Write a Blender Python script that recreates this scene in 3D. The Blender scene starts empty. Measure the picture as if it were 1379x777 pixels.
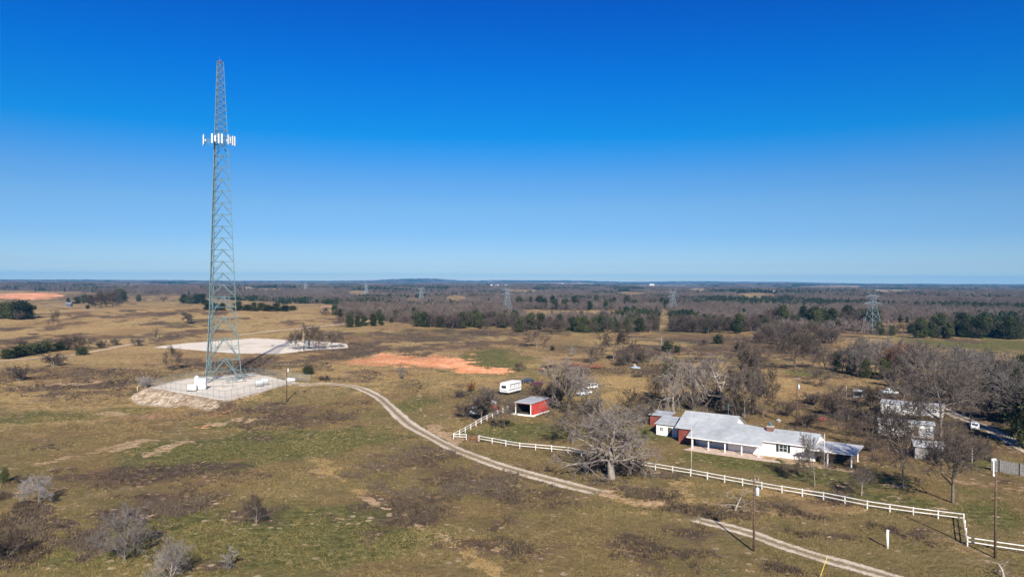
import bpy, math, random
import numpy as np
from mathutils import Matrix, Vector
SC = bpy.context.scene
COL = SC.collection
R = math.radians
# ---------------------------------------------------------------- camera model (photo is 1379 x 777)
F, CX, CY = 985.0, 689.5, 388.5
CAMZ = 36.0
PITCH = math.atan(10.5 / F)          # eye level lies above the picture centre
ROLL = 0.0045
_R = np.array([math.cos(ROLL), 0, math.sin(ROLL)])
_fw = np.array([0, math.cos(PITCH), -math.sin(PITCH)])
_U0 = np.array([-math.sin(ROLL), 0, math.cos(ROLL)])
_U = np.cross(_R, _fw); _U /= np.linalg.norm(_U)
_fw = np.cross(_U, _R)
def ray(px, py):
    return _fw + _R * ((px - CX) / F) + _U * ((CY - py) / F)
def to_px(x, y, z):
    d = np.stack([np.asarray(x, float), np.asarray(y, float), np.asarray(z, float) - CAMZ], -1)
    w = d @ _fw
    w = np.where(w < 1e-3, 1e-3, w)
    return CX + F * (d @ _R) / w, CY - F * (d @ _U) / w
def flat_at(px, py, z=0.0):
    r = ray(px, py); t = (z - CAMZ) / r[2]
    return np.array([r[0] * t, r[1] * t])

# ---------------------------------------------------------------- noise
def _hash(ix, iy, seed):
    n = (ix.astype(np.int64) * 374761393 + iy.astype(np.int64) * 668265263 + seed * 974634277) & 0xffffffff
    n = ((n ^ (n >> 13)) * 1274126177) & 0xffffffff
    n = n ^ (n >> 16)
    return (n & 0xffff) / 65535.0
def vnoise(x, y, seed=0):
    x = np.asarray(x, float); y = np.asarray(y, float)
    ix = np.floor(x); iy = np.floor(y); fx = x - ix; fy = y - iy
    fx = fx * fx * (3 - 2 * fx); fy = fy * fy * (3 - 2 * fy)
    a = _hash(ix, iy, seed); b = _hash(ix + 1, iy, seed); c = _hash(ix, iy + 1, seed); d = _hash(ix + 1, iy + 1, seed)
    return a + (b - a) * fx + (c - a) * fy + (a - b - c + d) * fx * fy
def fbm(x, y, seed=0, oct=4):
    s = 0; a = 1.0; t = 0
    for i in range(oct):
        s = s + a * vnoise(x * 2 ** i + 17.3 * i, y * 2 ** i - 9.1 * i, seed + i * 31); t += a; a *= .5
    return s / t
def sstep(a, b, x):
    t = np.clip((x - a) / (b - a), 0, 1); return t * t * (3 - 2 * t)

# ---------------------------------------------------------------- terrain
PAD = np.array([flat_at(*p) for p in [(203, 523), (303, 541), (396, 516), (338, 503.5), (250, 511)]])
PAD_C = PAD.mean(0)
def poly_sd(x, y, P):
    """signed distance to a polygon, negative inside"""
    x = np.asarray(x, float); y = np.asarray(y, float)
    d = np.full(x.shape, 1e9); ins = np.zeros(x.shape, bool)
    n = len(P)
    for i in range(n):
        ax, ay = P[i]; bx, by = P[(i + 1) % n]
        ex, ey = bx - ax, by - ay
        t = np.clip(((x - ax) * ex + (y - ay) * ey) / (ex * ex + ey * ey), 0, 1)
        d = np.minimum(d, np.hypot(x - ax - ex * t, y - ay - ey * t))
        cond = ((ay > y) != (by > y)) & (x < (bx - ax) * (y - ay) / ((by - ay) if abs(by - ay) > 1e-9 else 1e-9) + ax)
        ins ^= cond
    return np.where(ins, -d, d)
def gauss(x, y, cx, cy, sx, sy):
    return np.exp(-((x - cx) / sx) ** 2 - ((y - cy) / sy) ** 2)
def h(x, y):
    x = np.asarray(x, float); y = np.asarray(y, float)
    d = np.hypot(x, y)
    z = 0.35 * np.sin(x * .043 + 1) * np.sin(y * .037 + .4) + .22 * np.sin(x * .11 + y * .07) * np.sin(y * .09 - 1)
    z = z + 9.0 * gauss(x, y, -300, 690, 210, 190)
    z = z - 3.2 * gauss(x, y, PAD_C[0] - 22, PAD_C[1] - 20, 45, 42)
    far = sstep(700, 2600, d)
    z = z + far * (fbm(x / 900, y / 700, 5, 3) - .52) * 34
    z = z + 40 * gauss(x, y, -1160, 9300, 520, 500) + 34 * gauss(x, y, 250, 10200, 1500, 600) + 26 * gauss(x, y, 3100, 11500, 1800, 700)
    z = z + 12 * gauss(x, y, -4200, 9000, 2500, 900)
    sd = poly_sd(x, y, PAD)
    k = 1 - sstep(.8, 8.0, sd)
    return z * (1 - k) + 0.25 * k
_T = np.concatenate([np.arange(60, 420, .5), np.geomspace(420, 13800, 900)])
def at(px, py, zoff=0.0):
    """the point of the terrain seen at a photo pixel"""
    r = ray(px, py)
    X = r[0] * _T; Y = r[1] * _T; Z = CAMZ + r[2] * _T
    g = Z - h(X, Y) - zoff
    i = np.argmax(g < 0)
    if g[i] >= 0: i = len(_T) - 1
    a, b = _T[max(i - 1, 0)], _T[i]
    for _ in range(14):
        m = .5 * (a + b)
        if CAMZ + r[2] * m - float(h(r[0] * m, r[1] * m)) - zoff < 0: b = m
        else: a = m
    t = .5 * (a + b)
    return Vector((r[0] * t, r[1] * t, float(h(r[0] * t, r[1] * t))))
def hz(x, y): return float(h(x, y))
def msize(npx, p): return npx * p[1] / F          # metres that npx photo pixels cover at point p

# ---------------------------------------------------------------- materials
def mat(name, col, rough=.8, metal=0.0, var=.25, scale=3.0, var2=0.0, scale2=.4, bump=0.0, spec=.3, col2=None, two_sided=True):
    m = bpy.data.materials.new(name); m.use_nodes = True
    nt = m.node_tree; b = nt.nodes['Principled BSDF']
    b.inputs['Roughness'].default_value = rough; b.inputs['Metallic'].default_value = metal
    b.inputs['Specular IOR Level'].default_value = spec
    tc = nt.nodes.new('ShaderNodeTexCoord')
    n = nt.nodes.new('ShaderNodeTexNoise'); n.inputs['Scale'].default_value = scale; n.inputs['Detail'].default_value = 4
    nt.links.new(tc.outputs['Object'], n.inputs['Vector'])
    rp = nt.nodes.new('ShaderNodeValToRGB')
    c2 = col2 if col2 else tuple(c * (1 - var) for c in col)
    c1 = col if col2 else tuple(min(1, c * (1 + var)) for c in col)
    rp.color_ramp.elements[0].position = .32; rp.color_ramp.elements[1].position = .68
    rp.color_ramp.elements[0].color = (*c2, 1); rp.color_ramp.elements[1].color = (*c1, 1)
    nt.links.new(n.outputs['Fac'], rp.inputs['Fac'])
    out = rp.outputs['Color']
    if var2:
        n2 = nt.nodes.new('ShaderNodeTexNoise'); n2.inputs['Scale'].default_value = scale2; n2.inputs['Detail'].default_value = 3
        nt.links.new(tc.outputs['Object'], n2.inputs['Vector'])
        mr = nt.nodes.new('ShaderNodeMapRange'); mr.inputs['From Min'].default_value = .3; mr.inputs['From Max'].default_value = .7
        mr.inputs['To Min'].default_value = 1 - var2; mr.inputs['To Max'].default_value = 1 + var2
        nt.links.new(n2.outputs['Fac'], mr.inputs['Value'])
        mx = nt.nodes.new('ShaderNodeMix'); mx.data_type = 'RGBA'; mx.blend_type = 'MULTIPLY'; mx.inputs['Factor'].default_value = 1
        nt.links.new(out, mx.inputs['A']); nt.links.new(mr.outputs['Result'], mx.inputs['B'])
        out = mx.outputs['Result']
    nt.links.new(out, b.inputs['Base Color'])
    if bump:
        bp = nt.nodes.new('ShaderNodeBump'); bp.inputs['Strength'].default_value = .6; bp.inputs['Distance'].default_value = bump
        nt.links.new(n.outputs['Fac'], bp.inputs['Height']); nt.links.new(bp.outputs['Normal'], b.inputs['Normal'])
    return m
def varied(name, cols, rough=.9, seed_scale=.35, detail_scale=6.0, spec=.1, rnd=.35, trans=0.0):
    """foliage and twigs: colour from a palette by position, with a shift per object"""
    m = bpy.data.materials.new(name); m.use_nodes = True
    nt = m.node_tree; b = nt.nodes['Principled BSDF']
    b.inputs['Roughness'].default_value = rough; b.inputs['Specular IOR Level'].default_value = spec
    g = nt.nodes.new('ShaderNodeNewGeometry')
    n = nt.nodes.new('ShaderNodeTexNoise'); n.inputs['Scale'].default_value = seed_scale; n.inputs['Detail'].default_value = 5; n.inputs['Roughness'].default_value = .75
    nt.links.new(g.outputs['Position'], n.inputs['Vector'])
    oi = nt.nodes.new('ShaderNodeObjectInfo')
    ma = nt.nodes.new('ShaderNodeMath'); ma.operation = 'MULTIPLY_ADD'; ma.inputs[1].default_value = rnd; 
    nt.links.new(oi.outputs['Random'], ma.inputs[0])
    mb = nt.nodes.new('ShaderNodeMath'); mb.operation = 'SUBTRACT'; mb.inputs[1].default_value = rnd / 2
    nt.links.new(n.outputs['Fac'], mb.inputs[0]); nt.links.new(mb.outputs[0], ma.inputs[2])
    rp = nt.nodes.new('ShaderNodeValToRGB')
    e = rp.color_ramp.elements
    while len(e) < len(cols): e.new(.5)
    for i, c in enumerate(cols):
        e[i].position = .28 + .44 * i / (len(cols) - 1); e[i].color = (*c, 1)
    nt.links.new(ma.outputs[0], rp.inputs['Fac']); nt.links.new(rp.outputs['Color'], b.inputs['Base Color'])
    return m

# ---------------------------------------------------------------- mesh builder
class MB:
    def __init__(s): s.v = []; s.f = []
    def add(s, vs, fs):
        o = len(s.v); s.v.extend(tuple(p) for p in vs); s.f.extend(tuple(i + o for i in q) for q in fs); return s
    def box(s, cx, cy, cz, sx, sy, sz, rz=0.0, M=None):
        """centre x, y and BOTTOM z"""
        c, n = math.cos(rz), math.sin(rz); vs = []
        for z in (0, sz):
            for a, b in ((-1, -1), (1, -1), (1, 1), (-1, 1)):
                x, y = a * sx / 2, b * sy / 2
                vs.append((cx + x * c - y * n, cy + x * n + y * c, cz + z))
        if M is not None: vs = [tuple(M @ Vector(p)) for p in vs]
        return s.add(vs, [(3, 2, 1, 0), (4, 5, 6, 7), (0, 1, 5, 4), (1, 2, 6, 5), (2, 3, 7, 6), (3, 0, 4, 7)])
    def bar(s, a, b, w, t=None):
        """square bar from a to b"""
        a = Vector(a); b = Vector(b); d = b - a
        if d.length < 1e-6: return s
        t = t or w; d.normalize()
        up = Vector((0, 0, 1)) if abs(d.z) < .95 else Vector((1, 0, 0))
        x = d.cross(up).normalized() * w / 2; y = d.cross(x).normalized() * t / 2
        vs = [p + i * x + j * y for p in (a, b) for i, j in ((-1, -1), (1, -1), (1, 1), (-1, 1))]
        return s.add(vs, [(3, 2, 1, 0), (4, 5, 6, 7), (0, 1, 5, 4), (1, 2, 6, 5), (2, 3, 7, 6), (3, 0, 4, 7)])
    def tube(s, pts, rad, n=6, cap=True):
        pts = [Vector(p) for p in pts]; k = len(pts); o = len(s.v); prev = None
        for i, p in enumerate(pts):
            d = (pts[min(i + 1, k - 1)] - pts[max(i - 1, 0)]).normalized()
            if prev is None:
                up = Vector((0, 0, 1)) if abs(d.z) < .9 else Vector((1, 0, 0)); x = d.cross(up).normalized()
            else: x = (prev - d * prev.dot(d)).normalized()
            prev = x; y = d.cross(x)
            r = rad[i] if hasattr(rad, '__len__') else rad
            for j in range(n):
                a = 2 * math.pi * j / n; s.v.append(tuple(p + (x * math.cos(a) + y * math.sin(a)) * r))
        for i in range(k - 1):
            for j in range(n):
                a = o + i * n + j; b = o + i * n + (j + 1) % n; s.f.append((a, b, b + n, a + n))
        if cap:
            s.f.append(tuple(o + j for j in range(n))[::-1]); s.f.append(tuple(o + (k - 1) * n + j for j in range(n)))
        return s
    def slab(s, P, t):
        """a thick sheet: corner points P (3-D, in order), thickness t downwards"""
        n = len(P); vs = [tuple(p) for p in P] + [(p[0], p[1], p[2] - t) for p in P]
        return s.add(vs, [tuple(range(n)), tuple(range(2 * n - 1, n - 1, -1))] + [(i, i + n, (i + 1) % n + n, (i + 1) % n) for i in range(n)])
    def loft(s, rings, cap=True):
        """rings of equal point count joined in order"""
        n = len(rings[0]); o = len(s.v)
        for r_ in rings: s.v.extend(tuple(p) for p in r_)
        for i in range(len(rings) - 1):
            for j in range(n):
                a = o + i * n + j; b = o + i * n + (j + 1) % n; s.f.append((a, b, b + n, a + n))
        if cap:
            s.f.append(tuple(o + j for j in range(n))[::-1]); s.f.append(tuple(o + (len(rings) - 1) * n + j for j in range(n)))
        return s
    def build(s, name, m, parent=None, smooth=False, bevel=0):
        me = bpy.data.meshes.new(name); me.from_pydata(s.v, [], s.f); me.update()
        me.materials.append(m)
        if smooth: me.polygons.foreach_set('use_smooth', [True] * len(me.polygons))
        o = bpy.data.objects.new(name, me); COL.objects.link(o)
        if parent: o.parent = parent
        if bevel:
            b = o.modifiers.new('bevel', 'BEVEL'); b.width = bevel; b.segments = 2; b.limit_method = 'ANGLE'
        return o
def np_mesh(name, V, Fc, m, parent=None, link=True, smooth=False):
    """V (n,3), Fc (k,c) arrays"""
    V = np.asarray(V, np.float32); Fc = np.asarray(Fc, np.int32); c = Fc.shape[1]
    me = bpy.data.meshes.new(name)
    me.vertices.add(len(V)); me.vertices.foreach_set('co', V.ravel())
    me.loops.add(Fc.size); me.loops.foreach_set('vertex_index', Fc.ravel())
    me.polygons.add(len(Fc)); me.polygons.foreach_set('loop_start', np.arange(0, Fc.size, c, dtype=np.int32))
    me.polygons.foreach_set('loop_total', np.full(len(Fc), c, np.int32))
    if smooth: me.polygons.foreach_set('use_smooth', np.ones(len(Fc), bool))
    me.update(calc_edges=True); me.materials.append(m)
    o = bpy.data.objects.new(name, me)
    if link: COL.objects.link(o)
    if parent: o.parent = parent
    return o
def tag(o, label=None, cat=None, group=None, kind=None):
    if label: o['label'] = label
    if cat: o['category'] = cat
    if group: o['group'] = group
    if kind: o['kind'] = kind
    return o
def thing(name, label, cat, loc=(0, 0, 0), rz=0.0, group=None, scale=1.0):
    o = bpy.data.objects.new(name, None); COL.objects.link(o)
    o.empty_display_size = .3
    o.location = loc; o.rotation_euler = (0, 0, rz); o.scale = (scale,) * 3 if not hasattr(scale, '__len__') else scale
    return tag(o, label, cat, group)
KIDS = {}
def dup(root, loc, rz, label, group=None, scale=1.0, parts=None):
    r = root.copy(); COL.objects.link(r); r.location = loc; r.rotation_euler = (0, 0, rz)
    r.scale = (scale,) * 3 if not hasattr(scale, '__len__') else scale
    r['label'] = label
    if group: r['group'] = group
    for ch in (parts or root.children):
        c = ch.copy(); COL.objects.link(c); c.parent = r
        for g in ch.children:
            d = g.copy(); COL.objects.link(d); d.parent = c
    return r

# ---------------------------------------------------------------- camera, sun, sky
cam_d = bpy.data.cameras.new('camera'); cam = bpy.data.objects.new('camera', cam_d); COL.objects.link(cam)
cam_d.sensor_width = 36; cam_d.lens = 36 * F / 1379; cam_d.clip_end = 80000; cam_d.clip_start = .5
Mx = Matrix.Identity(4)
for i in range(3):
    Mx[i][0] = _R[i]; Mx[i][1] = _U[i]; Mx[i][2] = -_fw[i]
Mx[2][3] = CAMZ
cam.matrix_world = Mx
SC.camera = cam
SUN_EL = R(31.5)
SH = Vector((-2.4, 16.2, 0)).normalized()              # where shadows point on the ground
sun_dir = Vector((-SH.x * math.cos(SUN_EL), -SH.y * math.cos(SUN_EL), math.sin(SUN_EL)))
sl = bpy.data.lights.new('sun', 'SUN'); sl.energy = 5.0; sl.angle = R(.53); sl.color = (1, .92, .80)
so = bpy.data.objects.new('sun', sl); COL.objects.link(so)
so.rotation_euler = sun_dir.to_track_quat('Z', 'Y').to_euler()
w = bpy.data.worlds.new('World'); SC.world = w; w.use_nodes = True
nt = w.node_tree
sky = nt.nodes.new('ShaderNodeTexSky'); sky.sky_type = 'NISHITA'; sky.sun_disc = False
sky.sun_elevation = SUN_EL; sky.sun_rotation = math.atan2(sun_dir.x, sun_dir.y)
sky.altitude = 300; sky.air_density = 0.8; sky.dust_density = .2; sky.ozone_density = 4.0
hs = nt.nodes.new('ShaderNodeHueSaturation'); hs.inputs['Saturation'].default_value = 1.0; hs.inputs['Value'].default_value = 1.0
nt.links.new(sky.outputs[0], hs.inputs['Color'])
# a polarised, clear winter sky: deeper towards the zenith
g = nt.nodes.new('ShaderNodeTexCoord'); sx = nt.nodes.new('ShaderNodeSeparateXYZ'); nt.links.new(g.outputs['Generated'], sx.inputs[0])
rp = nt.nodes.new('ShaderNodeValToRGB'); nt.links.new(sx.outputs['Z'], rp.inputs['Fac'])
SKY_STOPS = [(0.0, (.80, .80, .77)), (.018, (.53, .60, .73)), (.06, (.40, .545, .72)), (.099, (.40, .575, .715)), (.135, (.30, .57, .77)), (.165, (.15, .56, .84)), (.19, (.03, .55, .88)), (.2716, (.012, .47, 1.0)), (.35, (.015, .365, .99)), (.50, (.08, .30, .85)), (.8, (.22, .34, .70))]
e = rp.color_ramp.elements
while len(e) < len(SKY_STOPS): e.new(.5)
for i_, (p_, c_) in enumerate(SKY_STOPS): e[i_].position = p_; e[i_].color = (*c_, 1)
mx = nt.nodes.new('ShaderNodeMix'); mx.data_type = 'RGBA'; mx.blend_type = 'MULTIPLY'; mx.inputs['Factor'].default_value = 1
nt.links.new(hs.outputs['Color'], mx.inputs['A']); nt.links.new(rp.outputs['Color'], mx.inputs['B'])
bg = nt.nodes['Background']; bg.inputs['Strength'].default_value = .076
nt.links.new(mx.outputs['Result'], bg.inputs['Color'])
SKYN = dict(sky=sky, hs=hs, rp=rp, bg=bg)
SC.view_settings.view_transform = 'Standard'; SC.view_settings.look = 'None'
SC.view_settings.exposure = 0.80; SC.view_settings.gamma = 1.0; SC.view_settings.use_curve_mapping = False
SC.cycles.use_denoising = True; SC.cycles.denoiser = 'OPENIMAGEDENOISE'; SC.cycles.denoising_input_passes = 'RGB_ALBEDO_NORMAL'; SC.cycles.denoising_prefilter = 'ACCURATE'
SC.cycles.max_bounces = 4; SC.cycles.diffuse_bounces = 2; SC.cycles.glossy_bounces = 2; SC.cycles.transparent_max_bounces = 12
SC.cycles.volume_bounces = 0
# ---------------------------------------------------------------- where the woods stand (described on the photo, used on the ground)
WB = [(-600, 390), (0, 391), (100, 393), (170, 396), (245, 398), (330, 406), (400, 410), (440, 424), (490, 429), (590, 438), (690, 443), (760, 441), (880, 446), (1030, 444), (1100, 447), (1240, 452), (1379, 453), (2000, 456)]
CLEAR = [(765, 424, 90, 7), (895, 434, 9, 18), (1098, 439, 45, 7), (1212, 442, 38, 8), (423, 417, 38, 8), (482, 396.5, 16, 5), (555, 405, 10, 5), (615, 403.5, 16, 6.5), (850, 397, 22, 4), (1020, 399, 30, 4.5), (700, 393, 26, 3.5), (1200, 393, 34, 3.5), (360, 391, 40, 3.2),
         (760, 382.8, 46, 2.0), (880, 385, 60, 1.4), (205, 384, 70, 1.8), (1130, 386, 45, 1.6), (30, 397, 60, 6), (940, 391, 18, 3), (300, 387, 40, 1.6), (670, 385, 20, 1.3), (1000, 428, 26, 3)]
def wood_mask(x, y, z):
    px, py = to_px(x, y, z)
    b = np.interp(px, [p[0] for p in WB], [p[1] for p in WB])
    n = (fbm(x / 60, y / 90, 71, 3) - .5)
    m = (py < b + n * 8).astype(float)
    for cx, cy, rx, ry in CLEAR:
        e = ((px - cx) / rx) ** 2 + ((py - cy) / ry) ** 2 + n * 1.3
        m = np.where(e < 1, 0.0, m)
    return m

# ---------------------------------------------------------------- ground sheet
ang = np.concatenate([np.linspace(-180, -52, 60)[:-1], np.linspace(-52, 52, 640), np.linspace(52, 180, 60)[1:]])
rad = np.concatenate([[0.0, 15, 30, 45, 55, 62], np.arange(68, 190, .7), np.arange(190, 340, 1.0), np.geomspace(340, 14200, 200)])
A_, R_ = np.meshgrid(np.radians(ang), rad)
GX = R_ * np.sin(A_); GY = R_ * np.cos(A_); GZ = h(GX, GY)
def gattr():
    X, Y = GX.ravel(), GY.ravel(); D = np.hypot(X, Y)
    n1 = fbm(X / 9, Y / 12, 3, 5) - .5; n2 = fbm(X / 28, Y / 34, 9, 4) - .5; n3 = fbm(X / 3.2, Y / 4, 13, 3) - .5
    out = {k: np.zeros(X.shape) for k in ('brush', 'green', 'tan', 'bare', 'red', 'pale')}
    def patch(k, px, py, rx, ry, s=1.0, edge=1.0, rough=1.9):
        c = at(px, py); a = at(px, py - ry); b = at(px, min(py + ry, 860))
        ryw = max(.5, .5 * math.hypot(a.x - b.x, a.y - b.y)); rxw = rx * c.y / F
        th = math.atan2(c.x, c.y)
        dx, dy = X - c.x, Y - c.y
        u = dx * math.cos(th) - dy * math.sin(th); v = dx * math.sin(th) + dy * math.cos(th)
        q = np.sqrt((u / rxw) ** 2 + (v / ryw) ** 2) + rough * (n1 * .8 + n2 * .75 + n3 * .3 + .02)
        out[k] = np.maximum(out[k], s * (1 - sstep(1 - edge, 1 + edge * .4, q)))
    def line(k, pts, wid, s=1.0, rough=1.0):
        P = [at(*p) for p in pts]; d = np.full(X.shape, 1e9)
        for p, q in zip(P[:-1], P[1:]):
            ex, ey = q.x - p.x, q.y - p.y
            t = np.clip(((X - p.x) * ex + (Y - p.y) * ey) / (ex * ex + ey * ey), 0, 1)
            d = np.minimum(d, np.hypot(X - p.x - ex * t, Y - p.y - ey * t))
        q = d / wid + rough * (n1 * 4.2 + n2 * 2.6 + n3 * 3.6)
        out[k] = np.maximum(out[k], s * (1 - sstep(.3, 1.3, q)))
    for a in [(640, 650, 190, 50, .95), (560, 615, 110, 26, .8), (830, 735, 150, 36, .75), (700, 740, 110, 26, .5), (110, 640, 110, 24, .7), (230, 672, 110, 22, .75), (60, 600, 80, 14, .5), (30, 720, 60, 40, .8), (150, 690, 60, 20, .6),
              (410, 563, 105, 12, .8), (350, 690, 50, 16, .5), (80, 520, 140, 9, .75), (190, 505, 110, 9, .6), (330, 498, 60, 7, .8), (60, 500, 90, 10, .55), (560, 455, 130, 7, .6), (205, 423, 55, 4, .75), (380, 545, 60, 8, .6),
              (1210, 716, 110, 24, .8), (1030, 680, 100, 15, .65), (860, 665, 60, 12, .7), (900, 640, 60, 8, .6), (1090, 695, 90, 15, .6), (920, 715, 90, 16, .7), (1060, 765, 60, 12, .7), (560, 520, 26, 14, .35), (640, 530, 60, 14, .4), (820, 500, 60, 8, .55), (965, 548, 95, 18, .65), (1010, 470, 130, 14, .75), (880, 500, 60, 10, .6), (700, 530, 60, 14, .55), (300, 490, 130, 7, .7), (120, 505, 160, 9, .75), (460, 470, 120, 7, .65), (640, 448, 130, 6, .7), (400, 550, 130, 10, .75), (330, 640, 60, 10, .5), (200, 640, 150, 14, .7), (960, 690, 140, 14, .8), (1120, 720, 150, 16, .75), (880, 740, 120, 16, .7), (740, 680, 110, 16, .7), (520, 630, 70, 14, .7), (1130, 560, 80, 30, .85), (1230, 560, 120, 55, .95), (1080, 470, 60, 14, .7), (960, 455, 120, 9, .6), (780, 470, 80, 8, .4), (640, 560, 40, 10, .5), (1270, 620, 60, 9, .5), (350, 590, 30, 8, .4), (95, 400, 130, 6, .5), (480, 640, 40, 10, .6), (500, 680, 30, 10, .5), (560, 700, 60, 14, .7), (620, 735, 60, 16, .6),
              (330, 522, 20, 4, .6), (750, 645, 60, 6, .4), (300, 760, 40, 10, .5)]: patch('brush', *a)
    for a in [(330, 605, 210, 26, 1.0), (480, 590, 70, 18, .8), (250, 700, 90, 20, .7), (190, 620, 120, 20, .6), (430, 720, 220, 60, .85), (300, 570, 60, 9, .7), (120, 740, 110, 40, .6), (660, 478, 45, 13, .9), (760, 582, 120, 17, .85), (985, 618, 150, 14, 1), (1160, 645, 180, 14, .9), (1330, 690, 80, 22, .9), (1210, 672, 110, 10, .8), (870, 583, 45, 18, .9), (1095, 503, 50, 7, .9), (560, 545, 40, 14, .75), (640, 532, 40, 10, .5), (1330, 463, 110, 7, .9), (440, 545, 40, 7, .6), (520, 450, 80, 4, .5), (240, 436, 60, 4, .6), (930, 760, 120, 14, .4), (1330, 625, 60, 12, .8), (60, 560, 80, 9, .5), (700, 690, 60, 10, .4), (1060, 468, 20, 4, .6), (590, 446, 50, 4, .6), (160, 555, 60, 6, .5)]: patch('green', *a)
    for a in [(150, 430, 230, 28, .9), (90, 470, 130, 10, .6), (640, 520, 110, 18, .7), (850, 525, 110, 30, 1.2), (1040, 520, 120, 30, 1.0), (480, 510, 90, 9, .7), (700, 455, 90, 8, .8), (560, 475, 120, 9, .7), (330, 425, 120, 10, .85), (765, 424, 90, 7, 1), (1150, 440, 120, 9, .8), (1050, 690, 240, 34, .85), (800, 730, 140, 36, .6), (1260, 725, 140, 26, .7), (1040, 665, 130, 14, .7), (860, 690, 100, 14, .6), (600, 720, 70, 20, .45), (780, 700, 80, 25, .5), (940, 650, 90, 10, .7), (1120, 740, 130, 12, .4), (220, 480, 120, 9, .7), (850, 760, 90, 20, .5), (480, 600, 50, 10, .45), (650, 460, 50, 6, .8), (423, 417, 36, 8, .9), (1290, 740, 90, 16, .5), (560, 590, 30, 10, .4)]: patch('tan', *a)
    for k, p, wd, s in [('bare', [(0, 640), (40, 630), (100, 612), (150, 603), (195, 594)], 2.2, .8), ('bare', [(200, 612), (260, 592)], 1.4, .7), ('bare', [(150, 556), (215, 562), (300, 572), (330, 560)], 2.0, .65), ('bare', [(30, 520), (90, 516), (130, 513)], 2.5, .6),
                        ('tan', [(390, 592), (440, 630), (480, 662), (530, 690), (590, 724), (650, 756), (690, 790)], 2.2, .95), ('bare', [(470, 662), (500, 676), (520, 686)], 1.0, .7), ('bare', [(560, 706), (600, 726)], 1.0, .5), ('bare', [(585, 572), (600, 586), (612, 596)], 1.4, .9),
                        ('tan', [(815, 663), (860, 678), (920, 694), (960, 700)], 2.6, 1.3), ('bare', [(818, 664), (860, 678), (918, 694)], 1.5, .7), ('bare', [(566, 528), (561, 542), (570, 556), (580, 566)], .7, .6), ('bare', [(930, 598), (1020, 612), (1150, 634)], 1.6, .9), ('bare', [(1290, 648), (1340, 654), (1379, 662)], 1.5, .8), ('bare', [(1220, 655), (1262, 672), (1300, 688)], 2.6, .75), ('brush', [(345, 486), (338, 500)], 7, .9), ('brush', [(0, 665), (60, 690), (130, 735)], 2.2, .9),
                        ('bare', [(460, 465), (520, 463), (580, 462)], 2.2, .45), ('bare', [(90, 413), (130, 418)], 5, .9), ('bare', [(40, 410), (110, 413)], 9, .75), ('tan', [(600, 520), (560, 510), (500, 505)], 1.6, .6), ('bare', [(905, 448), (1000, 455)], 3, .4), ('bare', [(1180, 448), (1240, 450)], 8, .6), ('bare', [(1290, 560), (1335, 578), (1379, 603)], 2.2, .9), ('bare', [(1120, 512), (1180, 508)], 2.5, .4)]: line(k, p, wd, s)
    patch('red', 555, 482, 74, 8.5, 1, .9, 2.2); patch('red', 598, 492, 36, 7, 1, .8, 2.0); patch('red', 630, 499, 42, 4, 1, .8, 2.0); patch('red', 35, 397, 44, 4.5, 1, .5, 1.2); patch('red', 155, 411, 10, 3, .4, .9); patch('red', 485, 487, 30, 4, .8, .5); patch('red', 205, 560, 16, 5, .42, .9); patch('red', 740, 561, 22, 5, .36, .9); patch('red', 275, 575, 26, 4, .42, .9); patch('red', 300, 556, 14, 4, .4, .6)
    sd = poly_sd(X, Y, PAD)
    lee = 1 - sstep(14, 30, np.hypot(X - PAD[0][0], Y - PAD[0][1]) * .55 + 4)
    emb = (1 - sstep(5.0, 9.5, sd + n1 * 9)) * sstep(-.3, .25, (PAD_C[0] - 4 - X) / 30 + (PAD_C[1] - Y) / 70)
    out['pale'] = np.maximum(out['pale'], emb * .95)
    out['pale'] = np.maximum(out['pale'], (1 - sstep(.5, 2.2, sd + n1 * 3)) * .8)
    wm = wood_mask(X, Y, GZ.ravel()) * (D > 300)
    out['brush'] = np.maximum(out['brush'], wm * .95); out['tan'] *= 1 - wm; out['green'] *= 1 - wm; out['tan'] = np.maximum(out['tan'], (1 - wm) * (1 - out['green']) * .78 * sstep(185, 290, D) * (.75 + 1.2 * n2)); out['brush'] = np.maximum(out['brush'], .58 * sstep(200, 320, D) * sstep(.05, .2, n2 + n1 * .5))
    far = sstep(1500, 4000, D) * (1 - wm); out['tan'] = np.maximum(out['tan'], far)
    return out
GA = gattr()
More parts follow.
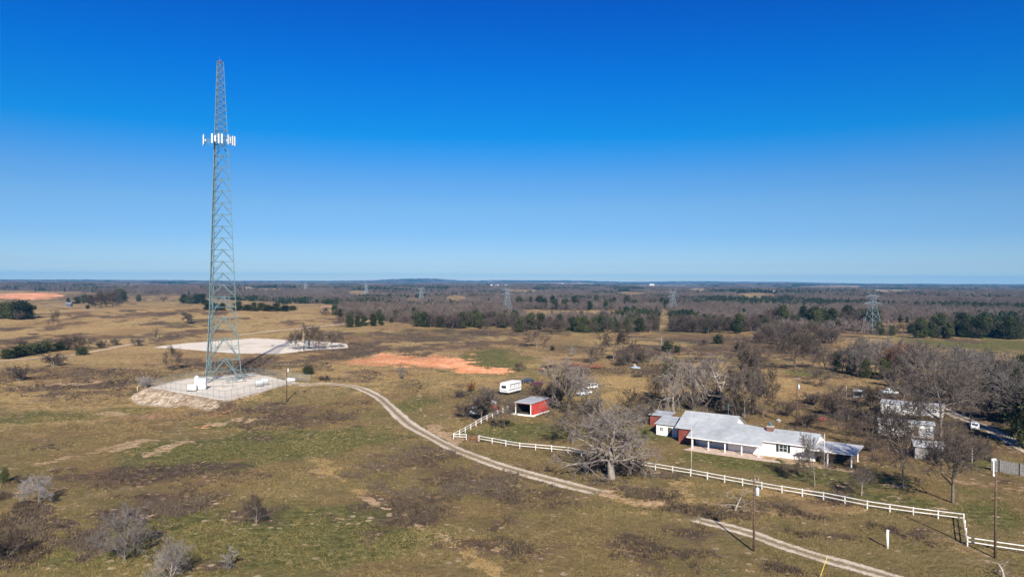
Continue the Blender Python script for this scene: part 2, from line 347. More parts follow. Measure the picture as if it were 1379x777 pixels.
def ground_mat():
    m = bpy.data.materials.new('dry pasture'); m.use_nodes = True
    nt = m.node_tree; b = nt.nodes['Principled BSDF']; b.inputs['Roughness'].default_value = 1; b.inputs['Specular IOR Level'].default_value = .05
    L = nt.links.new
    def N(t, **k):
        n = nt.nodes.new(t)
        for a, v in k.items():
            if a in n.inputs: n.inputs[a].default_value = v
            else: setattr(n, a, v)
        return n
    tc = N('ShaderNodeTexCoord')
    def noise(s, d=5, r=.6, dist=0.0):
        n = N('ShaderNodeTexNoise', Scale=s, Detail=d, Roughness=r, Distortion=dist); L(tc.outputs['Object'], n.inputs['Vector']); return n.outputs['Fac']
    nA, nB, nC, nD = noise(.75, 7, .72), noise(.16, 6, .65), noise(3.2, 3, .7), noise(.035, 5, .6)
    def math_(op, a, c):
        n = N('ShaderNodeMath', operation=op)
        for i, v in enumerate((a, c)):
            if isinstance(v, (int, float)): n.inputs[i].default_value = v
            else: L(v, n.inputs[i])
        return n.outputs[0]
    def mapr(v, a, c, lo=0, hi=1):
        n = N('ShaderNodeMapRange'); n.interpolation_type = 'SMOOTHSTEP'
        for i, q in enumerate((v, a, c, lo, hi)):
            if isinstance(q, (int, float)): n.inputs[i].default_value = q
            else: L(q, n.inputs[i])
        return n.outputs[0]
    def mix(f, a, c):
        n = N('ShaderNodeMix', data_type='RGBA')
        for k, v in (('Factor', f), ('A', a), ('B', c)):
            if isinstance(v, tuple): n.inputs[k].default_value = (*v, 1)
            elif isinstance(v, (int, float)): n.inputs[k].default_value = v
            else: L(v, n.inputs[k])
        return n.outputs['Result']
    a1 = N('ShaderNodeAttribute', attribute_name='cover_a'); a2 = N('ShaderNodeAttribute', attribute_name='cover_b')
    s1 = N('ShaderNodeSeparateColor'); s2 = N('ShaderNodeSeparateColor'); L(a1.outputs['Color'], s1.inputs[0]); L(a2.outputs['Color'], s2.inputs[0])
    brush, green, tan = s1.outputs; bare, red, pale = s2.outputs
    olive = mix(mapr(nB, .38, .62), (.165, .134, .052), (.250, .186, .080))
    col = mix(mapr(nA, .40, .68), olive, (.15, .117, .060))
    tcol = mix(mapr(nA, .35, .65), (.29, .195, .082), (.43, .305, .145)); tcol = mix(mapr(nB, .55, .72, 0, .7), tcol, (.15, .10, .05))
    def fac(v, k=.9, lo=.35, hi=.65): return mapr(math_('ADD', v, math_('MULTIPLY', math_('ADD', math_('MULTIPLY', math_('SUBTRACT', nA, .5), 1.3), math_('SUBTRACT', nB, .5)), k)), lo, hi)
    col = mix(fac(tan), col, tcol)
    gcol = mix(mapr(nA, .38, .66), (.100, .100, .033), (.150, .140, .053)); col = mix(fac(green, 1.0, .14, .52), col, gcol)
    bcol = mix(mapr(nA, .36, .64), (.054, .040, .033), (.120, .085, .060)); bcol = mix(mapr(nD, .45, .7, 0, .6), bcol, (.125, .085, .056))
    col = mix(fac(brush, 1.45, .14, .56), col, bcol)
    dcol = mix(mapr(nC, .35, .65), (.33, .215, .12), (.52, .385, .245)); col = mix(fac(bare, 2.4, .40, .70), col, dcol)
    pcol = mix(mapr(nA, .4, .62), (.36, .29, .22), (.60, .53, .43)); pcol = mix(mapr(nB, .56, .64, 0, .8), pcol, (.20, .145, .085)); col = mix(fac(pale, .7, .35, .6), col, pcol)
    rcol = mix(mapr(nB, .36, .66), (.78, .29, .125), (.88, .46, .26)); rcol = mix(mapr(nA, .58, .75, 0, .7), rcol, (.90, .61, .43)); col = mix(fac(red, 1.25, .34, .66), col, rcol)
    def mul(c, f):
        n = N('ShaderNodeMix', data_type='RGBA', blend_type='MULTIPLY'); n.inputs['Factor'].default_value = 1; L(c, n.inputs['A']); L(f, n.inputs['B']); return n.outputs['Result']
    nE, nF = noise(.42, 6, .75, .6), noise(.018, 5, .65, .4)
    col = mix(math_('MULTIPLY', mapr(nF, .44, .62, 0, .55), mapr(green, .5, .15)), col, (.215, .130, .066))
    col = mix(mapr(nE, .56, .70, 0, .45), col, (.085, .066, .043))
    col = mix(math_('MULTIPLY', mapr(nE, .44, .30, 0, .5), mapr(nD, .4, .6)), col, (.33, .255, .13))
    col = mul(col, mapr(nA, .3, .7, .70, 1.30))
    # fine dark stems and pale litter
    col = mix(mapr(nC, .60, .74, 0, .55), col, (.055, .042, .028))
    # flat limestone showing through the turf
    mp = N('ShaderNodeMapping'); mp.inputs['Scale'].default_value = (1, 1, .05); L(tc.outputs['Object'], mp.inputs['Vector'])
    vo = N('ShaderNodeTexVoronoi', Scale=.75, feature='F1'); vo.inputs['Randomness'].default_value = 1; L(mp.outputs[0], vo.inputs['Vector'])
    sc_ = N('ShaderNodeSeparateColor'); L(vo.outputs['Color'], sc_.inputs[0])
    size = mapr(sc_.outputs[0], .55, 1.0, 0, .38)
    st = math_('LESS_THAN', math_('ADD', vo.outputs['Distance'], math_('MULTIPLY', math_('SUBTRACT', nC, .5), .55)), size)
    st = math_('MULTIPLY', math_('MULTIPLY', st, math_('GREATER_THAN', nB, .46)), mapr(nD, .42, .58, .05, .85))
    col = mix(st, col, (.46, .36, .23))
    L(col, b.inputs['Base Color'])
    bp = N('ShaderNodeBump', Strength=1.0, Distance=.5); L(math_('ADD', nA, math_('MULTIPLY', nC, .35)), bp.inputs['Height']); L(bp.outputs[0], b.inputs['Normal'])
    return m
M_GROUND = ground_mat()
def build_ground():
    nr, na = GX.shape
    V = np.stack([GX.ravel(), GY.ravel(), GZ.ravel()], -1)
    i, j = np.meshgrid(np.arange(nr - 1), np.arange(na - 1), indexing='ij')
    a = (i * na + j).ravel(); Fc = np.stack([a, a + 1, a + na + 1, a + na], -1)
    o = np_mesh('ground', V, Fc[:, ::-1], M_GROUND, smooth=True)
    for nm, ks in (('cover_a', ('brush', 'green', 'tan')), ('cover_b', ('bare', 'red', 'pale'))):
        at_ = o.data.attributes.new(nm, 'FLOAT_COLOR', 'POINT')
        c = np.ones((len(V), 4), np.float32)
        for q, k in enumerate(ks): c[:, q] = np.clip(GA[k], 0, 1)
        at_.data.foreach_set('color', c.ravel())
    tag(o, kind='structure')
    return o
ground = build_ground()

# ---------------------------------------------------------------- gravel surfaces
def gravel_mat(name, c1, c2, mid=None, edge_w=.9, big=.4, stain=.55):
    m = bpy.data.materials.new(name); m.use_nodes = True
    nt = m.node_tree; b = nt.nodes['Principled BSDF']; b.inputs['Roughness'].default_value = 1; b.inputs['Specular IOR Level'].default_value = .1; L = nt.links.new
    tc = nt.nodes.new('ShaderNodeTexCoord')
    def noise(s, d=5):
        n = nt.nodes.new('ShaderNodeTexNoise'); n.inputs['Scale'].default_value = s; n.inputs['Detail'].default_value = d; n.inputs['Roughness'].default_value = .7; L(tc.outputs['Object'], n.inputs['Vector']); return n.outputs['Fac']
    nA, nB = noise(1.6), noise(.22)
    rp = nt.nodes.new('ShaderNodeValToRGB'); e = rp.color_ramp.elements; e[0].position = .33; e[1].position = .66; e[0].color = (*c2, 1); e[1].color = (*c1, 1)
    ad = nt.nodes.new('ShaderNodeMath'); ad.operation = 'ADD'; h1 = nt.nodes.new('ShaderNodeMath'); h1.operation = 'MULTIPLY'; h1.inputs[1].default_value = .5; h2 = nt.nodes.new('ShaderNodeMath'); h2.operation = 'MULTIPLY'; h2.inputs[1].default_value = .5
    L(nA, h1.inputs[0]); L(nB, h2.inputs[0]); L(h1.outputs[0], ad.inputs[0]); L(h2.outputs[0], ad.inputs[1]); L(ad.outputs[0], rp.inputs['Fac'])
    col = rp.outputs['Color']
    nS = noise(.045, 6); ms = nt.nodes.new('ShaderNodeMapRange'); ms.inputs['From Min'].default_value = .5; ms.inputs['From Max'].default_value = .66; ms.inputs['To Max'].default_value = stain; L(nS, ms.inputs['Value']); mxs = nt.nodes.new('ShaderNodeMix'); mxs.data_type = 'RGBA'; L(ms.outputs[0], mxs.inputs['Factor']); L(col, mxs.inputs['A']); mxs.inputs['B'].default_value = (.36, .28, .19, 1); col = mxs.outputs['Result']
    ae = nt.nodes.new('ShaderNodeAttribute'); ae.attribute_name = 'edge'; sp = nt.nodes.new('ShaderNodeSeparateColor'); L(ae.outputs['Color'], sp.inputs[0])
    if mid:
        mr = nt.nodes.new('ShaderNodeMapRange'); mr.inputs['From Min'].default_value = .42; mr.inputs['From Max'].default_value = .12
        s_ = nt.nodes.new('ShaderNodeMath'); s_.operation = 'ADD'; q = nt.nodes.new('ShaderNodeMath'); q.operation = 'MULTIPLY_ADD'; q.inputs[1].default_value = .9; q.inputs[2].default_value = -.45
        L(nA, q.inputs[0]); L(sp.outputs[1], s_.inputs[0]); L(q.outputs[0], s_.inputs[1]); L(s_.outputs[0], mr.inputs['Value'])
        mx = nt.nodes.new('ShaderNodeMix'); mx.data_type = 'RGBA'; L(mr.outputs[0], mx.inputs['Factor']); L(col, mx.inputs['A']); mx.inputs['B'].default_value = (*mid, 1); col = mx.outputs['Result']
    L(col, b.inputs['Base Color'])
    # ragged edge where gravel thins out into turf
    q2 = nt.nodes.new('ShaderNodeMath'); q2.operation = 'MULTIPLY_ADD'; q2.inputs[1].default_value = edge_w * 2.6; q2.inputs[2].default_value = -edge_w * 1.55; L(ad.outputs[0], q2.inputs[0])
    s2 = nt.nodes.new('ShaderNodeMath'); s2.operation = 'ADD'; L(sp.outputs[0], s2.inputs[0]); L(q2.outputs[0], s2.inputs[1])
    nC = noise(.10, 3); q3 = nt.nodes.new('ShaderNodeMath'); q3.operation = 'MULTIPLY_ADD'; q3.inputs[1].default_value = big; q3.inputs[2].default_value = -big * .5; L(nC, q3.inputs[0]); s3 = nt.nodes.new('ShaderNodeMath'); s3.operation = 'ADD'; L(s2.outputs[0], s3.inputs[0]); L(q3.outputs[0], s3.inputs[1]); s2 = s3
    mr2 = nt.nodes.new('ShaderNodeMapRange'); mr2.inputs['From Min'].default_value = -.12; mr2.inputs['From Max'].default_value = .18; L(s2.outputs[0], mr2.inputs['Value'])
    L(mr2.outputs[0], b.inputs['Alpha'])
    bp = nt.nodes.new('ShaderNodeBump'); bp.inputs['Strength'].default_value = .7; bp.inputs['Distance'].default_value = .08; L(nA, bp.inputs['Height']); L(bp.outputs[0], b.inputs['Normal'])
    return m
def set_edge(o, e, ac):
    a = o.data.attributes.new('edge', 'FLOAT_COLOR', 'POINT'); c = np.ones((len(e), 4), np.float32); c[:, 0] = e; c[:, 1] = ac; a.data.foreach_set('color', c.ravel())
def smooth_path(P, step=1.0):
    """Catmull-Rom through 2-D points, resampled"""
    P = np.array([(p[0], p[1]) for p in P]); Q = np.vstack([2 * P[0] - P[1], P, 2 * P[-1] - P[-2]]); out = []
    for i in range(1, len(Q) - 2):
        t = np.linspace(0, 1, max(3, int(np.hypot(*(Q[i + 1] - Q[i])) / step)), endpoint=False)[:, None]
        a, b_, c, d = Q[i - 1], Q[i], Q[i + 1], Q[i + 2]
        out.append(.5 * (2 * b_ + (c - a) * t + (2 * a - 5 * b_ + 4 * c - d) * t ** 2 + (3 * b_ - a - 3 * c + d) * t ** 3))
    return np.vstack(out + [P[-1:]])
PATHS = []
def ribbon(name, pts, width, m, zoff=.04, seed=1, fade=6.0):
    S = smooth_path([at(*p) for p in pts]); n = len(S); PATHS.append((S, width))
    T = np.gradient(S, axis=0); T /= np.linalg.norm(T, axis=1)[:, None] + 1e-9; Nn = np.stack([-T[:, 1], T[:, 0]], -1)
    s = np.concatenate([[0], np.cumsum(np.hypot(*np.diff(S, axis=0).T))])
    w_ = width * (1 + .3 * (fbm(s / 9, s * 0 + seed, seed, 3) - .5)); c = (fbm(s / 14, s * 0, seed + 5, 2) - .5) * .8
    K = 11; u = np.linspace(-1, 1, K)
    X = S[:, 0, None] + Nn[:, 0, None] * (c[:, None] + u * (w_[:, None] / 2 + .5)); Y = S[:, 1, None] + Nn[:, 1, None] * (c[:, None] + u * (w_[:, None] / 2 + .5))
    edge = (1 - np.abs(u))[None, :] * (w_[:, None] / 2 + .5) - .35
    edge = np.minimum(edge, (np.minimum(s, s[-1] - s) / fade * 1.2)[:, None] - .3)
    Z = h(X, Y) + zoff
    i, j = np.meshgrid(np.arange(n - 1), np.arange(K - 1), indexing='ij'); a = (i * K + j).ravel()
    o = np_mesh(name, np.stack([X.ravel(), Y.ravel(), Z.ravel()], -1), np.stack([a, a + 1, a + K + 1, a + K], -1)[:, ::-1], m)
    set_edge(o, edge.ravel(), np.broadcast_to(np.abs(u), X.shape).ravel()); tag(o, kind='structure'); return o
def sheet(name, P, m, step=.8, zoff=.05, grow=1.0):
    P = np.asarray(P); lo, hi = P.min(0) - 2, P.max(0) + 2
    X, Y = np.meshgrid(np.arange(lo[0], hi[0], step), np.arange(lo[1], hi[1], step), indexing='ij'); sd = poly_sd(X, Y, P)
    ni, nj = X.shape; i, j = np.meshgrid(np.arange(ni - 1), np.arange(nj - 1), indexing='ij')
    keep = (sd[:-1, :-1] < grow).ravel(); a = (i * nj + j).ravel()[keep]
    o = np_mesh(name, np.stack([X.ravel(), Y.ravel(), h(X, Y).ravel() + zoff], -1), np.stack([a, a + nj, a + nj + 1, a + 1], -1), m)
    set_edge(o, (-sd).ravel() + grow * .5, (sd * 0 + 1).ravel()); tag(o, kind='structure'); return o
M_GRAVEL = gravel_mat('pale crushed limestone', (.70, .64, .55), (.56, .50, .42), edge_w=1.3, big=4.0)
M_DRIVE = gravel_mat('two-track limestone drive', (.64, .56, .46), (.42, .34, .25), mid=(.22, .17, .10), edge_w=.8)
M_TRACK = gravel_mat('worn dirt track', (.54, .43, .31), (.36, .27, .18), edge_w=.6)
sheet('gravel_pad', PAD, M_GRAVEL)
FARLOT = [at(*p)[:2] for p in [(208, 468), (250, 462.5), (300, 459), (340, 455.5), (400, 458), (465, 463), (468, 468), (410, 472.5), (370, 477), (320, 476), (270, 472)]]
sheet('gravel_lot', FARLOT, M_GRAVEL, step=1.6, zoff=.08, grow=2.0)
ribbon('gravel_drive', [(388, 518.5), (430, 517), (470, 519.5), (500, 529), (520, 543), (540, 562), (560, 577), (590, 593), (620, 607), (660, 622), (700, 635), (740, 646), (780, 656), (822, 666)], 3.6, M_DRIVE, seed=2)
ribbon('gravel_lane', [(912, 692), (950, 702), (1000, 716), (1050, 734), (1100, 750), (1150, 764), (1210, 781), (1270, 800)], 3.0, M_DRIVE, seed=4)
ribbon('farm_track', [(-60, 492), (0, 486), (60, 481.5), (120, 474.5), (165, 466), (196, 461)], 3.6, M_TRACK, seed=6, zoff=.08)
ribbon('dirt_track', [(318, 452), (345, 448.5), (400, 443), (455, 437), (500, 433)], 5.0, M_TRACK, seed=7, zoff=.12)
ribbon('driveway', [(1258, 545), (1290, 560), (1330, 578), (1379, 604), (1440, 640)], 3.4, M_DRIVE, seed=8)
# ---------------------------------------------------------------- vegetation prototypes
M_BARK = varied('grey bark', [(.085, .068, .055), (.16, .135, .112), (.26, .225, .19)], seed_scale=.9)
M_BARKD = varied('dark bark', [(.05, .04, .034), (.10, .08, .065), (.17, .14, .12)], seed_scale=.9)
M_BARKP = varied('pale weathered bark', [(.13, .11, .092), (.24, .21, .18), (.40, .36, .32)], seed_scale=.8)
M_TWIG = varied('bare grey twigs', [(.060, .048, .041), (.102, .083, .070), (.17, .142, .122)], seed_scale=.5)
M_TWIGP = varied('silvery twigs', [(.14, .124, .118), (.225, .205, .195), (.36, .335, .325)], seed_scale=.5)
M_TWIGG = varied('ash grey twigs', [(.062, .054, .050), (.115, .102, .095), (.19, .172, .16)], seed_scale=.5)
M_TWIGM = varied('mid grey twigs', [(.10, .082, .072), (.17, .145, .128), (.28, .245, .22)], seed_scale=.5)
M_TWIGD = varied('dark brown twigs', [(.050, .038, .032), (.088, .069, .058), (.145, .116, .098)], seed_scale=.5)
M_RUST = varied('rusty dead leaves', [(.10, .045, .025), (.17, .075, .035), (.24, .12, .06)], seed_scale=.5)
M_CEDAR = varied('dark juniper foliage', [(.016, .021, .010), (.036, .045, .018), (.075, .080, .034)], seed_scale=.8)
M_CEDARL = varied('olive juniper foliage', [(.025, .032, .010), (.055, .062, .020), (.095, .095, .035)], seed_scale=.8)
M_MISTLE = varied('mistletoe green', [(.03, .04, .012), (.07, .085, .02), (.12, .13, .035)], seed_scale=1.5)

class TubeSet:
    """collects tapered twigs as numpy-ready arrays"""
    def __init__(s): s.v = []; s.f = []
    def poly(s, pts, rad, n):
        o = len(s.v); k = len(pts); prev = None
        for i, p in enumerate(pts):
            d = pts[min(i + 1, k - 1)] - pts[max(i - 1, 0)]; d = d / (np.linalg.norm(d) + 1e-9)
            if prev is None:
                up = np.array([0, 0, 1.0]) if abs(d[2]) < .9 else np.array([1.0, 0, 0]); x = np.cross(d, up)
            else: x = prev - d * prev.dot(d)
            x = x / (np.linalg.norm(x) + 1e-9); prev = x; y = np.cross(d, x)
            for j in range(n):
                a = 6.28319 * j / n; s.v.append(p + (x * math.cos(a) + y * math.sin(a)) * rad[i])
        for i in range(k - 1):
            for j in range(n):
                a = o + i * n + j; b = o + i * n + (j + 1) % n; s.f.append((a, b, b + n)); s.f.append((a, b + n, a + n))
    def mesh(s, name, m, parent=None):
        return np_mesh(name, np.array(s.v), np.array(s.f), m, parent, smooth=False)

def grow_tree(seed, H=9.0, trunk_h=.3, spread=1.0, r0=.22, levels=4, nlimb=7, gnarl=.22, droop=0.0, twig_r=.014, lean=(0, 0), dens=1.0, wood_lv=1, limb_up=.55, len0=.62, ratio=.56, min_r=.012, limbk=.48):
    """returns (wood, twigs): trunk with limbs, and the finer branching"""
    rng = np.random.default_rng(seed); wood, tw = TubeSet(), TubeSet()
    def unit(v): return v / (np.linalg.norm(v) + 1e-9)
    def branch(p, d, L, r, lv):
        seg = 5 if lv <= 1 else (3 if lv == 2 else 2); pts = [p]; rad = [r]; q = p.copy(); e = d.copy()
        tip = r * (.18 if lv == 0 else .28)
        for i in range(seg):
            e = unit(e + rng.normal(0, gnarl * (1 if lv else .45), 3) + np.array([0, 0, (.12 if lv > 0 else .05) - droop * .25 * lv]))
            q = q + e * L / seg; pts.append(q); rad.append(max(min_r if lv >= 3 else min_r * 1.3, r + (tip - r) * (i + 1) / seg))
        (wood if lv <= wood_lv else tw).poly(pts, rad, 6 if lv == 0 else (5 if lv == 1 else 3))
        if lv >= levels: return
        n = {0: nlimb, 1: 7, 2: 6, 3: 5, 4: 4}[lv]
        n = max(2, int(round(n * dens * (L / (H * len0 * ratio ** max(lv - 1, 0)) if lv > 0 else 1) ** .5)))
        for c in range(n):
            t = (trunk_h + (1 - trunk_h) * (c + rng.random()) / n) if lv == 0 else (.22 + .78 * (c + rng.random()) / n)
            f = t * seg; i = min(int(f), seg - 1); fr = f - i
            bp = pts[i] + (pts[i + 1] - pts[i]) * fr; br = rad[i] + (rad[i + 1] - rad[i]) * fr
            ax = unit(pts[i + 1] - pts[i]); rnd = unit(np.cross(ax, rng.normal(0, 1, 3)))
            if lv == 0:
                az = 2.4 * c + rng.random() * 1.2; rnd = np.array([math.cos(az), math.sin(az), 0])
                up = limb_up * (.35 + 1.1 * t) + rng.normal(0, .12); nd = unit(rnd * spread + np.array([0, 0, up])); LL = H * len0 * (1.05 - .45 * t) * (.7 + .5 * rng.random())
            else:
                nd = unit(ax * (.75 + .3 * rng.random()) + rnd * (.65 + .4 * rng.random()) * (spread ** .5)); LL = L * ratio * (1.15 - .5 * t) * (.7 + .6 * rng.random())
            branch(bp, nd, LL, max(br * (limbk if lv == 0 else .54), min_r), lv + 1)
    d0 = unit(np.array([lean[0], lean[1], 1.0]))
    branch(np.array([0, 0, -.2]), d0, H * .72 * (1 if trunk_h < .5 else 1), r0, 0)
    allz = max(v[2] for v in tw.v + wood.v)
    k = H / allz
    for s_ in (wood, tw): s_.v = [v * k for v in s_.v]
    return wood, tw

def grow_shrub(seed, H=3.0, W=4.0, stems=12, levels=3, r0=.05, min_r=.011, dens=1.0):
    """many stems fanning out of one root"""
    rng = np.random.default_rng(seed); wood, tw = TubeSet(), TubeSet()
    def unit(v): return v / (np.linalg.norm(v) + 1e-9)
    def branch(p, d, L, r, lv):
        seg = 4 if lv == 0 else 2; pts = [p]; rad = [r]; q = p.copy(); e = d.copy()
        for i in range(seg):
            e = unit(e + rng.normal(0, .16, 3) + np.array([0, 0, .06])); q = q + e * L / seg; q[2] = max(q[2], .05); pts.append(q.copy()); rad.append(max(min_r, r * (1 - .7 * (i + 1) / seg)))
        (wood if lv == 0 else tw).poly(pts, rad, 4 if lv == 0 else 3)
        if lv >= levels: return
        for c in range(int({0: 8, 1: 6, 2: 4}[lv] * dens)):
            t = .2 + .8 * rng.random(); f = t * seg; i = min(int(f), seg - 1); bp = pts[i] + (pts[i + 1] - pts[i]) * (f - i)
            nd = unit(unit(pts[i + 1] - pts[i]) * .9 + rng.normal(0, .5, 3)); branch(bp, nd, L * .48 * (1.2 - .5 * t) * (.7 + .5 * rng.random()), max(min_r, r * .55), lv + 1)
    for s in range(stems):
        az = rng.random() * 6.283; sl = rng.random() ** .6 * W / 2 / H * 1.25
        branch(np.array([math.cos(az) * .12, math.sin(az) * .12, -.1]), unit(np.array([math.cos(az) * sl, math.sin(az) * sl, 1.0])), H * (.75 + .35 * rng.random()) * math.sqrt(1 + sl * sl) * .72, r0 * (.6 + .7 * rng.random()), 0)
    k = H / max(v[2] for v in tw.v)
    for s_ in (wood, tw): s_.v = [v * k for v in s_.v]
    return wood, tw

def leaf_cloud(seed, blobs, n, size, flat=.6, jitter=.35):
    """leafy sprays spread through a set of lumps (cx, cy, cz, rx, ry, rz)"""
    rng = np.random.default_rng(seed); B = np.array(blobs, float); wgt = (B[:, 3] * B[:, 4] * B[:, 5]) ** (2 / 3); pick = rng.choice(len(B), n, p=wgt / wgt.sum())
    d = rng.normal(0, 1, (n, 3)); d /= np.linalg.norm(d, axis=1)[:, None]; rr = (rng.random(n) ** .42)[:, None]
    C = B[pick, :3] + d * rr * B[pick, 3:6] * (1 + rng.normal(0, jitter * .6, (n, 1)))
    nrm = d + rng.normal(0, flat, (n, 3)); nrm /= np.linalg.norm(nrm, axis=1)[:, None]
    a = np.cross(nrm, rng.normal(0, 1, (n, 3))); a /= np.linalg.norm(a, axis=1)[:, None] + 1e-9; b = np.cross(nrm, a)
    s = size * (.5 + rng.random((n, 1)))
    V = np.stack([C - a * s - b * s * .4, C + a * s - b * s * .3, C + b * s * 1.1 + nrm * s * .3], 1).reshape(-1, 3)
    keep = V.reshape(n, 3, 3)[:, :, 2].min(1) > .02
    V = V.reshape(n, 3, 3)[keep].reshape(-1, 3)
    return V, np.arange(len(V)).reshape(-1, 3)

HID = []
def make_proto(name, label, cat, wood, tw, mw, mt, extra=None):
    t = thing(name, label, cat)
    if isinstance(wood, TubeSet): wood.mesh('trunk', mw, t)
    if isinstance(tw, TubeSet): tw.mesh('crown', mt, t)
    else: np_mesh('crown', tw[0], tw[1], mt, t)
    t['_h'] = 1.0
    return t
class Proto:
    """meshes of a kind of tree, made on first use"""
    def __init__(s, name, cat, H, W, fn): s.name, s.cat, s.H, s.W, s.fn, s.me = name, cat, H, W, fn, None
    def get(s):
        if s.me is None:
            s.me = []
            for part, (geo, m) in s.fn().items():
                if isinstance(geo, TubeSet): V, Fc = np.array(geo.v), np.array(geo.f)
                else: V, Fc = geo
                o = np_mesh(part, V, Fc, m, link=False); s.me.append((part, o.data)); bpy.data.objects.remove(o)
        return s.me
    def plant(s, p, hgt, label, rz=0.0, group=None, wid=None, name=None, cat=None, mats=None):
        k = hgt / s.H; kw = k if wid is None else wid / s.W
        t = thing(name or s.name, label, cat or s.cat, (p[0], p[1], p[2] - .03), rz, group, (kw, kw, k))
        for part, me in s.get():
            o = bpy.data.objects.new(part, me); COL.objects.link(o); o.parent = t
            if mats and part in mats:
                o.material_slots[0].link = 'OBJECT'; o.material_slots[0].material = mats[part]
        return t
def P_tree(name, H, W, mw, mt, **k):
    return Proto(name, 'tree', H, W, lambda: dict(zip(('trunk', 'crown'), [(g_, m_) for g_, m_ in zip(grow_tree(H=H, **k), (mw, mt))])))
def P_shrub(name, H, W, mw, mt, **k):
    return Proto(name, 'shrub', H, W, lambda: dict(zip(('stems', 'crown'), [(g_, m_) for g_, m_ in zip(grow_shrub(H=H, W=W, **k), (mw, mt))])))
def cedar_geo(seed, H, W, n, size, conical=.6):
    rng = np.random.default_rng(seed); bl = []
    for i in range(16):
        t = rng.random(); z = H * (.12 + .8 * t); rmax = W / 2 * (1 - conical * t) ; az = rng.random() * 6.283; rr = rmax * .55 * rng.random()
        s = W * (.16 + .14 * rng.random()) * (1 - .5 * t * conical)
        bl.append((math.cos(az) * rr, math.sin(az) * rr, z, s, s, s * 1.25))
    tr = TubeSet(); tr.poly([np.array([0, 0, -.2]), np.array([.05, 0, H * .4]), np.array([0, .05, H * .85])], [W * .035, W * .025, .02], 5)
    return {'trunk': (tr, M_BARKD), 'crown': (leaf_cloud(seed, bl, n, size), M_CEDAR)}
BARE = [P_tree('bare_tree', 9, 9, M_BARK, M_TWIG, seed=s, spread=1.0 + .15 * (s % 3), trunk_h=.26 + .06 * (s % 3), r0=.2, nlimb=11, dens=1.1, min_r=.024) for s in (11, 23, 37, 52)]
BARE_TALL = [P_tree('bare_tree', 13, 9, M_BARK, M_TWIG, seed=s, spread=.75, trunk_h=.34, r0=.24, nlimb=12, limb_up=.8, dens=1.1, min_r=.024) for s in (61, 74)]
BARE_LOW = [P_tree('bare_tree', 7, 7, M_BARKD, M_TWIGD, seed=s, levels=3, spread=1.1, trunk_h=.2, r0=.17, nlimb=11, dens=1.25, twig_r=.03, min_r=.024) for s in (5, 8, 13, 21)]
SHRUB = [P_shrub('bare_shrub', 3, 4, M_BARK, M_TWIG, seed=s, stems=13) for s in (3, 14, 15)]
SHRUB_LOW = [P_shrub('bare_shrub', 2.5, 4, M_BARKD, M_TWIGD, seed=s, stems=12, levels=2, min_r=.026) for s in (92, 65)]
CEDAR = [Proto('juniper_tree', 'tree', 6, 4.2, lambda s=s: cedar_geo(s, 6, 4.2, 3600, .13, .25 + .2 * (s % 3))) for s in (1, 2, 3)]
BUSH = [Proto('evergreen_bush', 'shrub', 2.5, 4, lambda s=s: cedar_geo(s, 2.5, 4, 1700, .12, .15)) for s in (7, 8)]
# ---------------------------------------------------------------- single trees and shrubs
prng = random.Random(77)
GN_A = P_tree('gnarled_tree', 10, 11, M_BARKP, M_TWIGM, seed=307, gnarl=.34, spread=1.15, trunk_h=.2, r0=.5, nlimb=17, droop=.3, dens=1.0, min_r=.02, limbk=.56)
GN_B = P_tree('gnarled_tree', 10, 9, M_BARKP, M_TWIGP, seed=311, gnarl=.40, spread=.85, trunk_h=.25, r0=.27, nlimb=14, droop=.5, dens=1.0, min_r=.024, limbk=.6)
GN_C = P_tree('gnarled_tree', 10, 9, M_BARK, M_TWIGM, seed=327, gnarl=.36, spread=.9, trunk_h=.25, r0=.36, nlimb=13, droop=.2, dens=1.0, min_r=.024, limbk=.56)
HUGE = P_tree('bare_tree', 20, 24, M_BARK, M_TWIGM, seed=401, gnarl=.2, spread=1.15, trunk_h=.26, r0=.34, nlimb=17, dens=1.2, min_r=.034, limb_up=.7, limbk=.5)
SLIM = P_tree('bare_tree', 14, 4, M_BARKD, M_TWIG, seed=411, gnarl=.3, spread=.8, trunk_h=.25, r0=.24, nlimb=20, len0=.22, limb_up=.3, dens=1.3, min_r=.03)
SILV = [P_tree('silvery_tree', 6, 7.5, M_BARKP, M_TWIGP, seed=s, gnarl=.13, spread=1.05, trunk_h=.08, r0=.13, nlimb=14, limb_up=.9, dens=1.05, len0=.74, min_r=.017) for s in (501, 502, 503)]
SAPL = P_shrub('bare_sapling', 3, 1.6, M_BARKP, M_TWIGP, seed=511, stems=5, levels=2)
DEAD = P_tree('dead_tree', 4, 4, M_BARKP, M_BARKP, seed=521, gnarl=.4, levels=2, spread=1.2, trunk_h=.12, r0=.14, nlimb=6)
LEAN = P_tree('leaning_tree', 7, 6, M_BARK, M_TWIG, seed=531, gnarl=.25, spread=1.05, trunk_h=.36, r0=.2, nlimb=12, lean=(.28, 0), dens=1.0, min_r=.017)
SNAG = P_tree('broken_snag', 8, 3, M_BARKP, M_TWIGD, seed=545, gnarl=.2, levels=2, spread=.9, trunk_h=.3, r0=.3, nlimb=9, len0=.3)
YARD = [P_tree('yard_tree', 9, 7, M_BARK, M_TWIG, seed=s, gnarl=.26, spread=.95, trunk_h=.36, r0=.23, nlimb=14, dens=1.02, min_r=.021, limbk=.55) for s in (601, 602, 603)]
